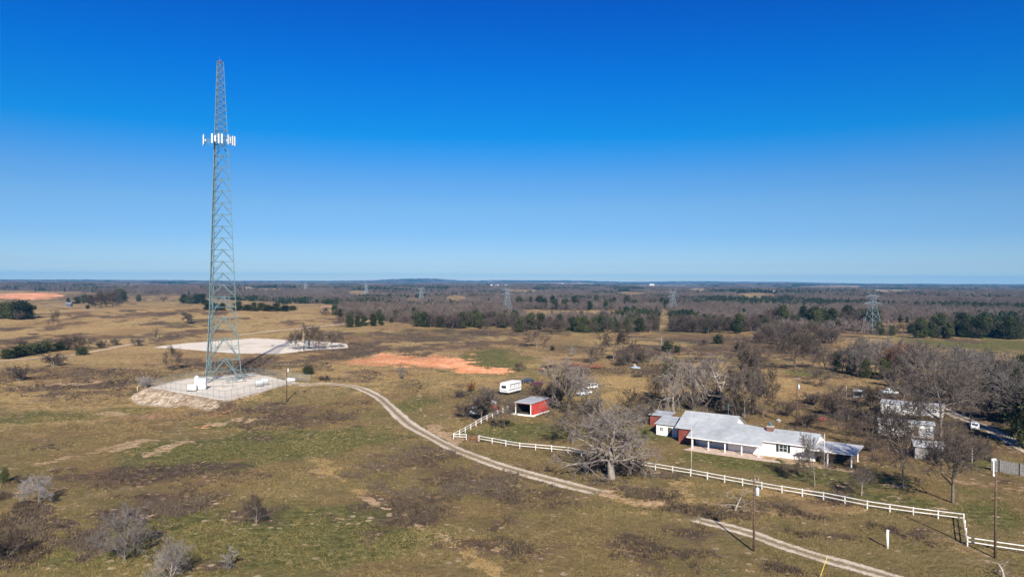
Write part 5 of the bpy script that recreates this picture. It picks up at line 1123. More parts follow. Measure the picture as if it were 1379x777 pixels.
# junk on the carport wall
# annexes
def annex(name, label, cat, o, rz, L, D, hf, hb, wallm, roofm, door=True, wins=()):
    t = thing(name, label, cat, o, rz); b = MB(); th = .12
    b.box(L / 2, th / 2, -.3, L, th, hf + .3); b.box(L / 2, D - th / 2, -.3, L, th, hb + .3)
    for x in (th / 2, L - th / 2): b.add([(x - th / 2, th, -.3), (x + th / 2, th, -.3), (x + th / 2, D - th, -.3), (x - th / 2, D - th, -.3), (x - th / 2, th, hf), (x + th / 2, th, hf), (x + th / 2, D - th, hb), (x - th / 2, D - th, hb)], [(3, 2, 1, 0), (4, 5, 6, 7), (0, 1, 5, 4), (1, 2, 6, 5), (2, 3, 7, 6), (3, 0, 4, 7)])
    b.build('wall', wallm, t); s = (hb - hf) / D; MB().slab([(-.35, -.4, hf - .4 * s + .14), (L + .35, -.4, hf - .4 * s + .14), (L + .35, D + .35, hb + .35 * s + .14), (-.35, D + .35, hb + .35 * s + .14)], .1).build('roof', roofm, t)
    if door: d_ = MB().box(L * door, -.03, .02, .95, .06, 2.0).build('door', M_DARKIN, t); MB().box(L * door + .3, -.08, 1, .07, .07, .07).build('handle', M_STEELD, d_)
    for x in wins: window(x, -.03, 1.0, .9, .9, False, t)
    return t
def hw(u, w_): 
    x = P0[0] + HU.x * u - HU.y * w_; y = P0[1] + HU.y * u + HU.x * w_; return x, y
x, y = hw(-12.0, 8.4); annex('side_cottage', 'small white cottage with a lean-to metal roof against the ranch house', 'cottage', (x, y, hz(x, y)), HRZ, 5.2, 4.8, 2.6, 3.5, M_SIDING, M_ROOF, .65, (1.3,))
x, y = hw(-17.6, 17.6); annex('tool_shed', 'little red shed with a metal roof past the white cottage', 'shed', (x, y, hz(x, y)), HRZ, 5.0, 3.6, 2.7, 3.1, M_REDB, M_ROOF, .48)
# ---------------------------------------------------------------- red open shed
o = flat_at(715.3, 560.3); t = thing('loafing_shed', 'bright red open fronted shed with a flat metal roof in the lawn', 'shed', (o[0], o[1], hz(*o)), R(58))
Ls, Ws, Hs = 9.2, 4.9, 3.1   # local x runs back along the red side, y to the open front's other corner
MB().box(Ls / 2, .06, 0, Ls, .12, Hs).build('wall', M_REDW, t); MB().box(Ls / 2, Ws - .06, 0, Ls, .12, Hs).build('wall', M_REDW, t); MB().box(Ls - .06, Ws / 2, 0, .12, Ws - .25, Hs + .05).build('back_wall', M_REDW, t)
M_STALLSHADE = mat('painted stall shade', (.022, .017, .014), rough=.95, var=.3)  # near-black colour standing for the shade inside the open shed
MB().box(Ls / 2, .15, .01, Ls - .3, .05, Hs - .06).build('shade_lining', M_STALLSHADE, t); MB().box(Ls / 2, Ws - .15, .01, Ls - .3, .05, Hs - .06).build('shade_lining', M_STALLSHADE, t); MB().box(Ls - .15, Ws / 2, .01, .05, Ws - .4, Hs - .06).build('back_shade_lining', M_STALLSHADE, t); MB().box(Ls / 2 + .1, Ws / 2, -.1, Ls - .3, Ws - .3, .16).build('shade_floor', mat('painted floor shade', (.075, .058, .042), var=.3), t)  # added inner sheets and floor, painted dark as the shed's shade
MB().slab([(-.45, -.3, Hs + .12), (Ls + .3, -.3, Hs + .42), (Ls + .3, Ws + .3, Hs + .42), (-.45, Ws + .3, Hs + .12)], .12).build('roof', M_ROOFR, t)
MB().box(-.02, Ws / 2, Hs - .32, .1, Ws, .3).build('front_beam', M_REDW, t)
for yy in (.1, Ws - .1): MB().box(-.06, yy, 0, .16, .18, Hs - .02).build('corner_post', M_WPAINT, t)
MB().box(-.8, Ws / 2 - .4, -.2, 1.2, Ws + 2.2, .42).build('kerb', M_WPAINT, t); MB().box(Ls / 2 - .7, -.85, -.2, Ls - .4, .5, .40).build('apron', M_WPAINT, t)
MB().box(Ls - 1.4, Ws / 2, .02, 2.2, Ws - .6, 1.1).build('hay', mat('old hay', (.10, .075, .045), var=.3, scale=8), t)

# ---------------------------------------------------------------- white board fence
M_FENCE = mat('weathered white fence paint', (.64, .63, .60), rough=.7, var=.18, scale=2.5, var2=.12)
def board_fence(runs, label, name='board_fence', step=3.6, hgt=1.35):
    P = [at(*p) for p in runs]; o = P[0]; t = thing(name, label, 'fence', o, 0, 'white board fences'); rg = random.Random(len(label))
    for ii, (a, b) in enumerate(zip(P[:-1], P[1:])):
        L = (b - a).to_2d().length; n = max(1, round(L / step)); pts = []
        for i in range(n + 1):
            p = a.lerp(b, i / n); pts.append(Vector((p.x - o.x, p.y - o.y, hz(p.x, p.y) - o.z)))
        rz = math.atan2(b.y - a.y, b.x - a.x)
        for i, p in enumerate(pts[:-1] if ii < len(P) - 2 else pts): MB().box(p.x, p.y, p.z - .1, .15, .15, hgt + .10 + rg.uniform(-.04, .04), rz + rg.uniform(-.03, .03)).build('post', M_FENCE, t)
        for i in range(n):
            for zz in (hgt - .12, hgt * .48):
                m = MB(); e = Vector((math.sin(rz), -math.cos(rz), 0)) * .11; q0, q1 = pts[i] + e + Vector((0, 0, zz + rg.uniform(-.035, .035))), pts[i + 1] + e + Vector((0, 0, zz + rg.uniform(-.035, .035)))
                m.bar(q0, q1, .05, .14); m.build('rail', M_FENCE, t)
board_fence([(684, 553), (648, 570), (611, 591), (628, 592)], 'short white board fence turning the corner beside the gate')
board_fence([(645, 594), (700, 604), (765, 610), (860, 629), (930, 641), (1000, 654), (1053, 664)], 'long white board fence running from the gate past the massive gnarled tree')
board_fence([(1053, 664), (1109, 673), (1168, 685), (1230, 694), (1298, 703), (1303, 735), (1341, 741), (1400, 750)], 'white board fence in front of the yard trees, stepping down at its corner')
M_RUSTG = mat('rusty gate', (.36, .17, .08), rough=.8, var=.3, scale=5)
p = at(630, 592); p2 = at(644, 594); t = thing('farm_gate', 'rusty wire gate between the two white board fences', 'gate', p); d_ = p2 - p; m = MB()
for zz in (.15, .45, .75, 1.05): m.tube([(.1, 0, zz), (d_.x - .1, d_.y, zz)], .035, 5)
m.build('wires', M_RUSTG, t); m = MB()
for f in (.03, .5, .97): m.bar((d_.x * f, d_.y * f, .02), (d_.x * f, d_.y * f, 1.15), .07)
m.build('frame', M_RUSTG, t)
# grey picket fence
p = at(1336, 633.5); p2 = at(1400, 645); t = thing('picket_fence', 'grey plank fence beside the white yard lamp post', 'fence', p); d_ = p2 - p; L = d_.to_2d().length; rz = math.atan2(d_.y, d_.x); M_GREYW = mat('weathered grey planks', (.24, .23, .22), rough=.9, var=.25, scale=3); m = MB(); rg = random.Random(4)
for i in range(int(L / .36)):
    f = i * .36; x, y = math.cos(rz) * f, math.sin(rz) * f; m.box(x, y, hz(p.x + x, p.y + y) - p.z - .05, .31, .04, 2.3 + rg.uniform(-.06, .06), rz)
m.build('planks', M_GREYW, t)
for i in range(int(L / 3.3) + 1):
    f = 1.4 + i * 3.3; x, y = math.cos(rz) * f + math.sin(rz) * .12, math.sin(rz) * f - math.cos(rz) * .12; MB().box(x, y, hz(p.x + x, p.y + y) - p.z - .05, .16, .14, 2.45, rz).build('post', M_WPAINT if i in (2, 4) else M_GREYW, t)
# old plank shed
p = at(1232, 617); annex('plank_shed', 'old grey plank shed half hidden by brown thickets', 'shed', p, R(-25), 5.0, 3.4, 2.5, 3.0, M_GREYW, M_ROOFR, .7)
# mobile home and its lean-to
p = at(1183, 585.5); t = thing('mobile_home', 'white mobile home under the huge spreading bare tree', 'mobile home', p, R(-24)); Lm, Dm = 11.5, 4.4
M_AGED = siding_mat('aged white siding', (.46, .47, .47), .25, 2, .22, .25); MB().box(Lm / 2, Dm / 2, .5, Lm, Dm, 2.7).build('body', M_AGED, t); MB().box(Lm / 2, Dm / 2, 0, Lm - .2, Dm - .2, .5).build('skirting', M_CONC, t)
MB().slab([(-.25, -.3, 3.3), (Lm + .25, -.3, 3.3), (Lm + .25, Dm / 2, 3.75), (-.25, Dm / 2, 3.75)], .1).build('roof', M_ROOF, t); MB().slab([(-.25, Dm / 2 + .004, 3.75), (Lm + .25, Dm / 2 + .004, 3.75), (Lm + .25, Dm + .3, 3.3), (-.25, Dm + .3, 3.3)], .1).build('roof', M_ROOF, t)
for x in (2.0, 5.4, 10.2): window(x, -.03, 1.4, 1.2, 1.1, False, t)
d_ = MB().box(7.9, -.03, .55, .95, .06, 2.05).build('door', M_BROWN, t); MB().box(8.25, -.08, 1.5, .07, .07, .07).build('handle', M_STEELD, d_)
for k in range(3): MB().box(7.9, -.45 - .3 * k, 0, 1.4, .3, .5 - .16 * k).build('step', M_GREYW, t)
p = at(1186, 556); t2 = thing('trailer_home', 'second white trailer home behind the mobile home, striped with tree shadows', 'mobile home', p, R(-33)); Lm, Dm = 15.0, 4.2
MB().box(Lm / 2, Dm / 2, .5, Lm, Dm, 2.4).build('body', M_AGED, t2); MB().box(Lm / 2, Dm / 2, 0, Lm - .2, Dm - .2, .5).build('skirting', M_CONC, t2)
MB().slab([(-.2, -.2, 2.95), (Lm + .2, -.2, 2.95), (Lm + .2, Dm + .2, 3.35), (-.2, Dm + .2, 3.35)], .1).build('roof', M_ROOFR, t2)
for x in (2.0, 5.5, 13.0): window(x, -.03, 1.3, 1.2, 1.0, False, t2)
d_ = MB().box(9.5, -.03, .55, .95, .06, 2.0).build('door', M_DARKIN, t2); MB().box(9.85, -.08, 1.5, .07, .07, .07).build('handle', M_STEELD, d_)
# field hut
p = at(1150, 536); t = thing('field_hut', 'tiny lean-to hut with a pale roof at the field edge', 'hut', p, R(-20))
for x, y in ((0, 0), (3.2, 0), (0, 2.2), (3.2, 2.2)): MB().box(x, y, -.1, .13, .13, 2.2).build('post', M_GREYW, t)
MB().slab([(-.3, -.3, 2.15), (3.5, -.3, 2.15), (3.5, 2.5, 2.5), (-.3, 2.5, 2.5)], .08).build('roof', M_GREYW, t); MB().slab([(1.0, -.25, 2.30), (2.7, -.25, 2.30), (2.7, 1.4, 2.52), (1.0, 1.4, 2.52)], .05).build('roof_sheet', M_ANT, t); MB().box(1.6, 2.25, 0, 3.1, .06, 1.8).build('back_wall', M_GREYW, t)
# tank on the pale lot
p = at(414, 469); t = thing('lot_tank', 'bluish white tank on legs between trees on the pale lot', 'tank', p, 0); k = msize(11, p)
b = MB(); b.tube([(0, 0, k * .18), (0, 0, k * .25), (0, 0, k * .92), (0, 0, k), (0, 0, k * 1.04)], [k * .25, k * .28, k * .28, k * .2, .05], 14); b.build('tank_body', M_XFMR, t, True)
for a in range(4): MB().bar((k * .2 * math.cos(a * 1.57 + .8), k * .2 * math.sin(a * 1.57 + .8), -.1), (k * .2 * math.cos(a * 1.57 + .8), k * .2 * math.sin(a * 1.57 + .8), k * .22), .2).build('leg', M_STEELD, t)
# far houses
def far_house(px, py, wp, hp, label, wm, rm, dark=True, name='far_house', rz=0.1, group=None):
    p = at(px, py); Wd, Hh = msize(wp, p), msize(hp, p); t = thing(name, label, 'house' if name == 'far_house' else 'shed', p, rz, group); D = Wd * .6
    MB().box(0, D / 2, -1, Wd, D, Hh * .62 + 1).build('wall', wm, t)
    b = MB(); b.add([(-Wd * .55, -D * .1, Hh * .6), (Wd * .55, -D * .1, Hh * .6), (Wd * .55, D * 1.1, Hh * .6), (-Wd * .55, D * 1.1, Hh * .6), (-Wd * .52, D / 2, Hh), (Wd * .52, D / 2, Hh)], [(0, 1, 5, 4), (2, 3, 4, 5), (1, 2, 5), (3, 0, 4), (3, 2, 1, 0)]); b.build('roof', rm, t)
    MB().box(Wd * .12, -.08, 0, Wd * .16, .1, Hh * .5).build('door', M_BLACK, t)
    for s in (-.3, .34): MB().box(Wd * s, -.06, Hh * .2, Wd * .12, .08, Hh * .25).build('window', M_GLASSD, t)
M_TANW = mat('tan wall', (.50, .36, .24), var=.1); M_TANR = mat('tan shingles', (.26, .17, .11), var=.2, scale=2)
far_house(446, 420, 26, 8, 'far tan house with a brown roof in the woods clearing', M_TANW, M_TANR)
far_house(92, 413, 7, 6, 'dark blue shed beside the grey grove on the hill', mat('slate blue boards', (.10, .11, .15), var=.2), mat('slate blue sheet', (.13, .14, .18), var=.1), name='hill_shed')
for i, (x, y, w_, lb) in enumerate([(669, 386, 5, 'first tiny white house near the horizon by the pylon'), (662, 385.5, 3, 'tiny white building beside the first horizon house'), (682, 386, 4, 'tiny white house behind the pylon top'), (757, 384, 8, 'pale cream building on the far cleared slope'), (766, 385, 5, 'tiny white building next to the cream one'), (656, 395.5, 4, 'small white house in the far woods'), (1043, 393.5, 4, 'small white house in the woods beyond the far lane'), (878, 384.5, 6, 'long pale building on the horizon fields')]): far_house(x, y, w_, 2.4, lb, M_WPAINT, M_ANT, name='far_house', group='white houses near the horizon')
# ---------------------------------------------------------------- vehicles
def paint(n, c, rough=.3): return mat(n, c, rough=rough, spec=.5, var=.05, scale=1)
M_CHROME = mat('dull chrome', (.5, .5, .5), rough=.3, metal=.9, var=.05); M_LAMPG = mat('headlamp glass', (.6, .62, .62), rough=.1, spec=.7, var=.05); M_TAIL = mat('tail lamp red', (.4, .03, .03), rough=.3, var=.05)
def car(px, py, rz, label, cat, name, pm, kind='suv', group=None):
    p = at(px, py); t = thing(name, label, cat, p, rz, group); hw_ = .92
    L = {'suv': 4.7, 'sedan': 4.6, 'pickup': 5.4}[kind]; zb = .38
    prof = {'suv': [(0, .45), (.02, .85), (.5, 1.0), (1.1, 1.05), (1.75, 1.68), (2.2, 1.75), (4.2, 1.72), (4.62, 1.1), (4.68, .5)], 'sedan': [(0, .42), (.03, .7), (.6, .86), (1.25, .92), (1.95, 1.38), (2.4, 1.44), (3.2, 1.4), (3.9, .98), (4.5, .92), (4.58, .5)], 'pickup': [(0, .5), (.03, .95), (.6, 1.08), (1.35, 1.12), (1.95, 1.76), (2.3, 1.8), (3.05, 1.78), (3.3, 1.12), (5.3, 1.1), (5.4, .55)]}[kind]
    rings = []
    for y, s in ((-hw_, .96), (-hw_ * .93, 1.0), (0, 1.02), (hw_ * .93, 1.0), (hw_, .96)):
        tum = lambda z: 1 - max(0, z - 1.0) * .16
        rings.append([(x, y * tum(z), z * (s if z > .6 else 1)) for x, z in prof] + [(L - .1, y, zb - .05), (.1, y, zb - .05)])
    MB().loft(rings).build('body', pm, t, bevel=.03)
    # glasshouse
    pr = prof; w1, w2 = (pr[3], pr[4]); e = .015
    def quad(nm, a, b, y0, y1, m=M_GLASSD):
        d = Vector((b[0] - a[0], 0, b[1] - a[1])).normalized(); n = Vector((-d.z, 0, d.x)); A = [Vector((a[0], y0, a[1])), Vector((a[0], y1, a[1])), Vector((b[0], y1 * .9, b[1])), Vector((b[0], y0 * .9, b[1]))]
        MB().add([v + n * .035 for v in A] + [v - n * .03 for v in A], [(0, 1, 2, 3), (7, 6, 5, 4), (0, 4, 5, 1), (1, 5, 6, 2), (2, 6, 7, 3), (3, 7, 4, 0)]).build(nm, m, t)
    lerp = lambda a, b, f: (a[0] + (b[0] - a[0]) * f, a[1] + (b[1] - a[1]) * f)
    quad('windshield', lerp(w1, w2, .12), lerp(w1, w2, .92), -.74, .74)
    r0, r1 = {'suv': (pr[7], pr[6]), 'sedan': (pr[7], pr[6]), 'pickup': (pr[7], pr[6])}[kind]; quad('rear_window', lerp(r1, r0, .12), lerp(r1, r0, .78), -.68, .68)
    xs0, xs1 = w2[0] - .35, r1[0] - .05
    for s in (-1, 1):
        for a, b in ((xs0, (xs0 + xs1) / 2 - .05), ((xs0 + xs1) / 2 + .05, xs1)) if kind != 'pickup' else ((xs0, xs1),):
            z0, z1 = 1.1, w2[1] - .12
            MB().add([(a, s * .915, z0), (b, s * .915, z0), (b - .05, s * .845, z1), (a + .22, s * .845, z1), (a, s * .80, z0), (b, s * .80, z0), (b - .05, s * .74, z1), (a + .22, s * .74, z1)], [(0, 1, 2, 3), (7, 6, 5, 4), (0, 4, 5, 1), (1, 5, 6, 2), (2, 6, 7, 3), (3, 7, 4, 0)]).build('side_window', M_GLASSD, t)
        MB().box(.02, s * .66, .68, .1, .36, .18).build('headlight', M_LAMPG, t); MB().box(L - .06, s * .74, .75, .1, .22, .28).build('tail_light', M_TAIL, t)
        for x in (.95, L - 1.0):
            b = MB(); b.tube([(x, s * .72, .36), (x, s * .95, .36)], .36, 16); wo = b.build('wheel', M_BLACK, t); b = MB(); b.tube([(x, s * .93, .36), (x, s * .965, .36)], .2, 12); b.build('rim', M_CHROME, wo)
        MB().box(xs0 + .1, s * 1.02, 1.06, .12, .2, .16).build('mirror', pm, t)
    MB().box(-.03, 0, .42, .14, 1.7, .2).build('bumper', M_STEELD, t); MB().box(L, 0, .42, .14, 1.7, .2).build('bumper', M_STEELD, t)
    if kind == 'pickup': MB().box(4.3, 0, 1.03, 1.85, 1.5, .1).build('truck_bed', M_BLACK, t)
    return t
car(1311, 575.5, R(-118), 'white car with a dark windshield parked on the dirt driveway', 'car', 'parked_car', paint('white car paint', (.72, .75, .77)), 'suv')
car(1186, 529, R(-52), 'white truck parked behind the trailer home', 'truck', 'pickup_truck', paint('pale truck paint', (.66, .72, .74)), 'pickup')
car(701, 516, R(8), 'black sport utility car parked behind the white camper', 'car', 'parked_car', paint('black car paint', (.012, .016, .022)), 'suv')
car(714, 519, R(-12), 'dark red car beside the black car behind the camper', 'car', 'parked_car', paint('maroon car paint', (.09, .02, .025)), 'sedan')
car(779, 533, R(42), 'silver pickup parked in the brush behind the spreading grey tree', 'truck', 'pickup_truck', paint('silver car paint', (.62, .65, .68)), 'pickup')
car(789, 524, R(36), 'white van like car parked just past the silver pickup', 'car', 'parked_car', paint('chalk car paint', (.75, .75, .73)), 'suv')
# camper
M_CAMP = mat('white camper skin', (.80, .79, .75), rough=.4, var=.05); M_STRIPE = mat('blue grey stripe', (.20, .26, .36), rough=.4, var=.1)
p = at(684, 532); t = thing('camper_trailer', 'white camper trailer with windows and a grey stripe parked uphill of the red open shed', 'camper', p, R(60)); Lc, Wc, Hc = 8.6, 3.0, 3.7
pr = [(0, .9), (-.02, 2.6), (.35, 3.5), (.9, Hc), (Lc - .5, Hc), (Lc, 3.3), (Lc, .9), (Lc - .3, .6), (.3, .6)]
MB().loft([[(x, y, z) for x, z in pr] for y in (0, Wc)]).build('body', M_CAMP, t, bevel=.08)
for x in (1.6, 4.2, 6.9): window(x, -.03, 2.0, 1.1, .9, False, t)
d_ = MB().box(5.6, -.03, .9, .8, .06, 2.0).build('door', M_ANT, t); MB().box(5.85, -.08, 1.8, .07, .06, .12).build('handle', M_STEELD, d_)
MB().box(Lc / 2, -.025, 1.35, Lc - .8, .05, .3).build('stripe', M_STRIPE, t)
bw = MB(); bw.box(-.03, Wc / 2, 2.0, .06, 1.7, .95); bw.build('front_window', M_GLASSD, t); MB().box(-.04, Wc / 2, 1.2, .05, 2.5, .3).build('end_stripe', M_STRIPE, t)
for x in (3.6, 4.5):
    for y in (.12, Wc - .12):
        b = MB(); b.tube([(x, y - .12, .38), (x, y + .12, .38)], .38, 14); wo = b.build('wheel', M_BLACK, t); b = MB(); b.tube([(x, y - .14, .38), (x, y + .14, .38)], .17, 10); b.build('rim', M_CHROME, wo)
b = MB(); b.bar((.4, Wc / 2 - .8, .6), (-1.4, Wc / 2, .5), .12); b.bar((.4, Wc / 2 + .8, .6), (-1.4, Wc / 2, .5), .12); b.bar((-1.2, Wc / 2, .5), (-1.2, Wc / 2, 0), .08); b.build('drawbar', M_BLACK, t)
for x in (2.2, 5.4): MB().box(x, Wc / 2, Hc - .02, .9, .8, .28).build('roof_vent', M_ANT, t, bevel=.05)
b = MB(); b.tube([(.7, -.28, Hc - .4), (Lc - .9, -.28, Hc - .4)], .1, 8); b.build('awning_roll', M_XFMR, t)
# junk
M_RUSTY = mat('rusted iron', (.17, .06, .04), rough=.9, var=.45, scale=2); M_TARP = mat('faded blue tarp', (.20, .26, .34), rough=.7, var=.25, scale=1); M_REDJ = mat('faded red sheet', (.35, .05, .04), rough=.6, var=.2)
def wagon(px, py, rz, label, L, m, name='farm_wagon', hgt=1.9):
    p = at(px, py); t = thing(name, label, 'wagon', p, rz); MB().box(L / 2, 0, .8, L, 2.3, .18).build('deck', m, t)
    for x in np.linspace(.15, L - .15, 6):
        b = MB()
        for s in (-1, 1): b.bar((x, s * 1.1, .97), (x, s * 1.15, hgt), .08)
        b.build('stake', m, t)
    b = MB()
    for s in (-1, 1):
        for z in (1.3, hgt - .05): b.bar((.1, s * 1.19, z), (L - .1, s * 1.22, z), .06, .16)
    b.build('side_rack', m, t)
    for x in (L * .22, L * .78):
        for s in (-1, 1):
            b = MB(); b.tube([(x, s * .85, .42), (x, s * 1.08, .42)], .42, 12); b.build('wheel', M_BLACK, t)
    b = MB(); b.bar((0, 0, .7), (-2.0, 0, .4), .12); b.build('tongue', m, t)
wagon(781, 497, R(-6), 'long rusty red wagon with stake sides in the golden field', 9.0, M_RUSTY)
wagon(762, 494.5, R(3), 'second rusty wagon lying beyond the long rusty one', 7.0, M_RUSTY, hgt=1.5)
def heap(px, py, wp, hp, label, name, cat, m, seed, extra=True):
    """a pile: bent panels and bars lying across one another"""
    p = at(px, py); W_, H_ = msize(wp, p), msize(hp, p); t = thing(name, label, cat, p, 0); rg = random.Random(seed)
    for i in range(5):
        b = MB(); c = Vector((rg.uniform(-.3, .3) * W_, rg.uniform(-.2, .2) * W_, H_ * (.15 + .14 * i))); a = rg.uniform(0, 6.28); u = Vector((math.cos(a), math.sin(a), rg.uniform(-.25, .25))) * W_ * .34; v = Vector((-math.sin(a), math.cos(a), rg.uniform(-.3, .3))) * W_ * .22
        b.slab([c - u - v, c + u - v * 1.1, c + u * .9 + v, c - u * 1.05 + v], .08); b.build('panel', m, t)
    b = MB()
    for i in range(9):
        a = rg.uniform(0, 6.28); b.bar((rg.uniform(-.4, .4) * W_, rg.uniform(-.3, .3) * W_, 0), (math.cos(a) * W_ * .3, math.sin(a) * W_ * .3, H_ * rg.uniform(.5, 1.0)), .1)
    b.build('bars', M_RUSTY if extra else m, t)
heap(745, 496, 20, 6, 'low heap of brown scrap iron past the wagons', 'scrap_heap', 'scrap heap', M_RUSTY, 4)
heap(731, 500, 12, 5, 'small pinkish scrap heap at the end of the wagon row', 'scrap_heap', 'scrap heap', mat('pinkish plaster', (.40, .22, .17), var=.2), 8)
heap(664, 553, 16, 8, 'pile of faded red sheets by the white fence', 'junk_pile', 'junk pile', M_REDJ, 5)
heap(662, 544, 12, 6, 'pale metal junk on top of the slope behind the red sheets', 'junk_pile', 'junk pile', M_XFMR, 6)
heap(1108, 566, 14, 4, 'reddish scrap behind the chimney near the pole', 'scrap_heap', 'scrap heap', M_RUSTY, 9)
heap(1049, 568, 6, 5, 'small white scrap pieces next to the reddish scrap', 'scrap_heap', 'scrap heap', M_ANT, 10)
# tarp covered load
p = at(636, 556); W_ = msize(18, p); t = thing('tarp_heap', 'faded blue tarp over a low load beside the brown thicket', 'tarp', p, .3); X, Y = np.meshgrid(np.linspace(-1, 1, 22), np.linspace(-1, 1, 18), indexing='ij'); Z = 2.0 * np.clip(1 - np.abs(X) ** 3.2, 0, 1) * np.clip(1 - np.abs(Y) ** 3, 0, 1) * (.75 + .5 * fbm(X * 2, Y * 2, 3, 3)) + .05; i, j = np.meshgrid(np.arange(21), np.arange(17), indexing='ij'); a = (i * 18 + j).ravel()
np_mesh('cover', np.stack([X.ravel() * W_ / 2, Y.ravel() * W_ * .45, Z.ravel()], -1), np.stack([a, a + 18, a + 19, a + 1], -1), M_TARP, t, smooth=True)
b = MB(); b.tube([(-W_ * .45, -W_ * .3, .5), (0, -W_ * .36, 1.75), (W_ * .45, -W_ * .3, .5)], .03, 4); b.build('rope', M_PALEPOLE, t)
# pale upturned hull
p = at(856, 496); k = msize(13, p); t = thing('boat_hull', 'pale blue upturned hull with white bars lying by the grey brush', 'boat', p, R(-15)); rings = []
for x in np.linspace(0, 1, 9):
    wd = k * .24 * (1 - (2 * x - .75) ** 4 * .35 if x < .9 else .55); hh = k * .22 * (1 - .4 * abs(2 * x - .8)); rings.append([((x - .5) * k, wd * math.cos(a_), .05 + hh * math.sin(a_)) for a_ in np.linspace(0, math.pi, 9)])
MB().loft(rings).build('hull', mat('pale blue hull', (.24, .31, .38), rough=.6, var=.08), t, True)
b = MB(); b.bar((-.1 * k, .3 * k, 0), (-.2 * k, .34 * k, k * .42), .09); b.bar((.12 * k, .3 * k, 0), (-.16 * k, .34 * k, k * .38), .08); b.bar((.3 * k, .3 * k, .1), (-.1 * k, .34 * k, k * .3), .08); b.build('frame_bars', M_WPAINT, t)
# ---------------------------------------------------------------- low dead weeds and grass over the pasture
def sample_cover(x, y):
    d = np.hypot(x, y); a = np.degrees(np.arctan2(x, y)); i = np.clip(np.searchsorted(rad, d), 0, len(rad) - 1); j = np.clip(np.searchsorted(ang, a), 0, len(ang) - 1)
    return {k: v.reshape(GX.shape)[i, j] for k, v in GA.items()}
def keep_clear(x, y):
    k = poly_sd(x, y, PAD) > .5
    k &= poly_sd(x, y, np.array(FARLOT)) > 1
    for S, w_ in PATHS:
        if len(S) > 900: continue
        lo, hi = S.min(0) - 4, S.max(0) + 4; m = (x > lo[0]) & (x < hi[0]) & (y > lo[1]) & (y < hi[1]); idx = np.where(m)[0]
        if len(idx) == 0: continue
        dm = np.full(len(idx), 1e9)
        for q in range(0, len(S), 2): dm = np.minimum(dm, (x[idx] - S[q, 0]) ** 2 + (y[idx] - S[q, 1]) ** 2)
        k[idx] &= ~((dm < (w_ * .5) ** 2) & (np.abs(np.sqrt(dm) - 0) > .55)) & ~(dm < (w_ * .5) ** 2 * .9)
    u = (x - P0[0]) * HU.x + (y - P0[1]) * HU.y; v = -(x - P0[0]) * HU.y + (y - P0[1]) * HU.x
    k &= ~((u > -13) & (u < 33.5) & (v > -2.7) & (v < 15.5)); 
    for o_ in bpy.data.objects:
        if o_.get('category') in ('shed', 'camper', 'mobile home', 'hut'): k &= np.hypot(x - o_.location.x - 2, y - o_.location.y - 4) > 6.5
    return k
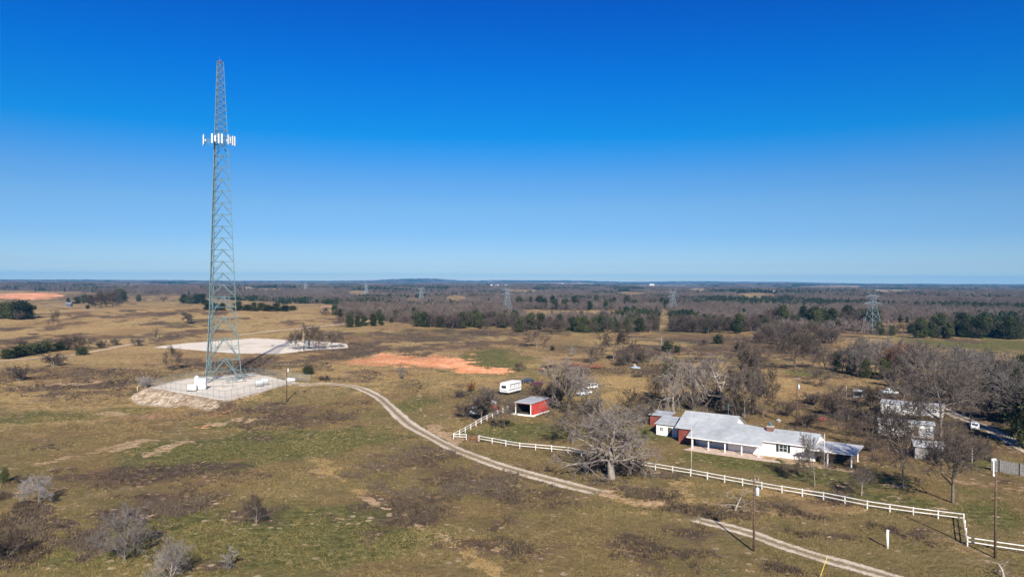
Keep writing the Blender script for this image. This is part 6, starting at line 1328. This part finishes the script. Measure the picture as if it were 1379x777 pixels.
def weeds(name, label, n, d0, d1, seed, kind):
    rng = np.random.default_rng(seed); d = np.exp(rng.uniform(math.log(d0), math.log(d1), n)); a = rng.uniform(-.72, .72, n); x, y = d * np.sin(a), d * np.cos(a)
    c = sample_cover(x, y); n1 = fbm(x / 3.4, y / 3.4, 15, 4); n2 = fbm(x / 14, y / 14, 19, 3); u = rng.random(n)
    bare = np.clip(c['bare'] + c['red'] + c['pale'], 0, 1)
    if kind == 'brush': p = np.clip((c['brush'] - .15) * 1.6 + .12, 0, 1) * sstep(.42, .62, n1 + (c['brush'] - .6) * .3) * (1 - bare * .8)
    else: p = np.clip(.55 + .5 * c['tan'] - .25 * c['green'], 0, 1) * sstep(.35, .6, n1 * .6 + n2 * .4) * (1 - bare * .85)
    k = (u < p) & keep_clear(x, y); x, y, d = x[k], y[k], d[k]; c = {q: v[k] for q, v in c.items()}; m = len(x)
    nb = 13 if kind == 'brush' else 6; H_ = (.30 + .60 * rng.random(m) ** 1.6) if kind == 'brush' else (.12 + .24 * rng.random(m)); fat = np.clip(d / 120, 1, 2.6)
    X = np.repeat(x, nb); Y = np.repeat(y, nb); M = m * nb; hh = np.repeat(H_, nb) * rng.uniform(.55, 1.15, M); sp = np.repeat(H_, nb) * (1.0 if kind == 'brush' else .8)
    X = X + rng.normal(0, .4, M) * sp; Y = Y + rng.normal(0, .4, M) * sp; Z = h(X, Y) - .03
    ln = rng.normal(0, .42 if kind == 'brush' else .55, (M, 2)) * hh[:, None]; th = rng.uniform(0, math.pi, M); wd = (.034 if kind == 'brush' else .026) * rng.uniform(.6, 1.5, M) * np.repeat(fat, nb)
    dx, dy = np.cos(th) * wd, np.sin(th) * wd
    V = np.stack([np.stack([X - dx, Y - dy, Z], -1), np.stack([X + dx, Y + dy, Z], -1), np.stack([X + ln[:, 0], Y + ln[:, 1], Z + hh], -1)], 1).reshape(-1, 3)
    o = np_mesh(name, V, np.arange(len(V)).reshape(-1, 3), M_WEED)
    def col(c_): return np.array(c_)[None, :]
    t = rng.random((m, 1)); g_ = fbm(x / 22, y / 22, 61, 3)[:, None]
    if kind == 'brush': C = col((.048, .037, .030)) * (1 - t) + col((.130, .098, .070)) * t; C = C * (1 - (g_ > .55) * .35) + (g_ > .55) * .35 * col((.16, .13, .105))
    else:
        T, G = c['tan'][:, None], c['green'][:, None]; C = col((.165, .134, .055)) * (1 - t) + col((.24, .185, .084)) * t; C = C * (1 - T) + T * (col((.28, .198, .085)) * (1 - t) + col((.41, .30, .145)) * t); C = C * (1 - G * .7) + G * .7 * (col((.105, .104, .034)) * (1 - t) + col((.16, .142, .052)) * t)
    at_ = o.data.attributes.new('tint', 'FLOAT_COLOR', 'FACE'); cc = np.ones((M, 4), np.float32); cc[:, :3] = np.repeat(C, nb, 0) * rng.uniform(.65, 1.3, (M, 1)); at_.data.foreach_set('color', cc.ravel())
    tag(o, label, kind='stuff'); return o
def weed_mat():
    m = bpy.data.materials.new('dead weed stems'); m.use_nodes = True; nt = m.node_tree; b = nt.nodes['Principled BSDF']; b.inputs['Roughness'].default_value = 1; b.inputs['Specular IOR Level'].default_value = .05
    a = nt.nodes.new('ShaderNodeAttribute'); a.attribute_name = 'tint'; nt.links.new(a.outputs['Color'], b.inputs['Base Color']); return m
M_WEED = weed_mat()
weeds('dry_brush', 'dark dead weeds standing in patches over the pasture', 230000, 72, 420, 1, 'brush')
weeds('dry_grass', 'dry tan and olive grass tufts over the pasture', 400000, 72, 330, 2, 'grass')
# ---------------------------------------------------------------- the blue air of the distance
def haze():
    b = MB(); b.box(0, 0, -75, 29600, 29600, 230); m = bpy.data.materials.new('pale air'); m.use_nodes = True; nt = m.node_tree; nt.nodes.remove(nt.nodes['Principled BSDF'])
    v = nt.nodes.new('ShaderNodeVolumePrincipled'); v.inputs['Density'].default_value = 6.5e-5; v.inputs['Color'].default_value = (.09, .50, 1, 1); v.inputs['Anisotropy'].default_value = .0
    nt.links.new(v.outputs[0], nt.nodes['Material Output'].inputs['Volume']); o = b.build('haze', m); tag(o, kind='stuff'); return o
haze()
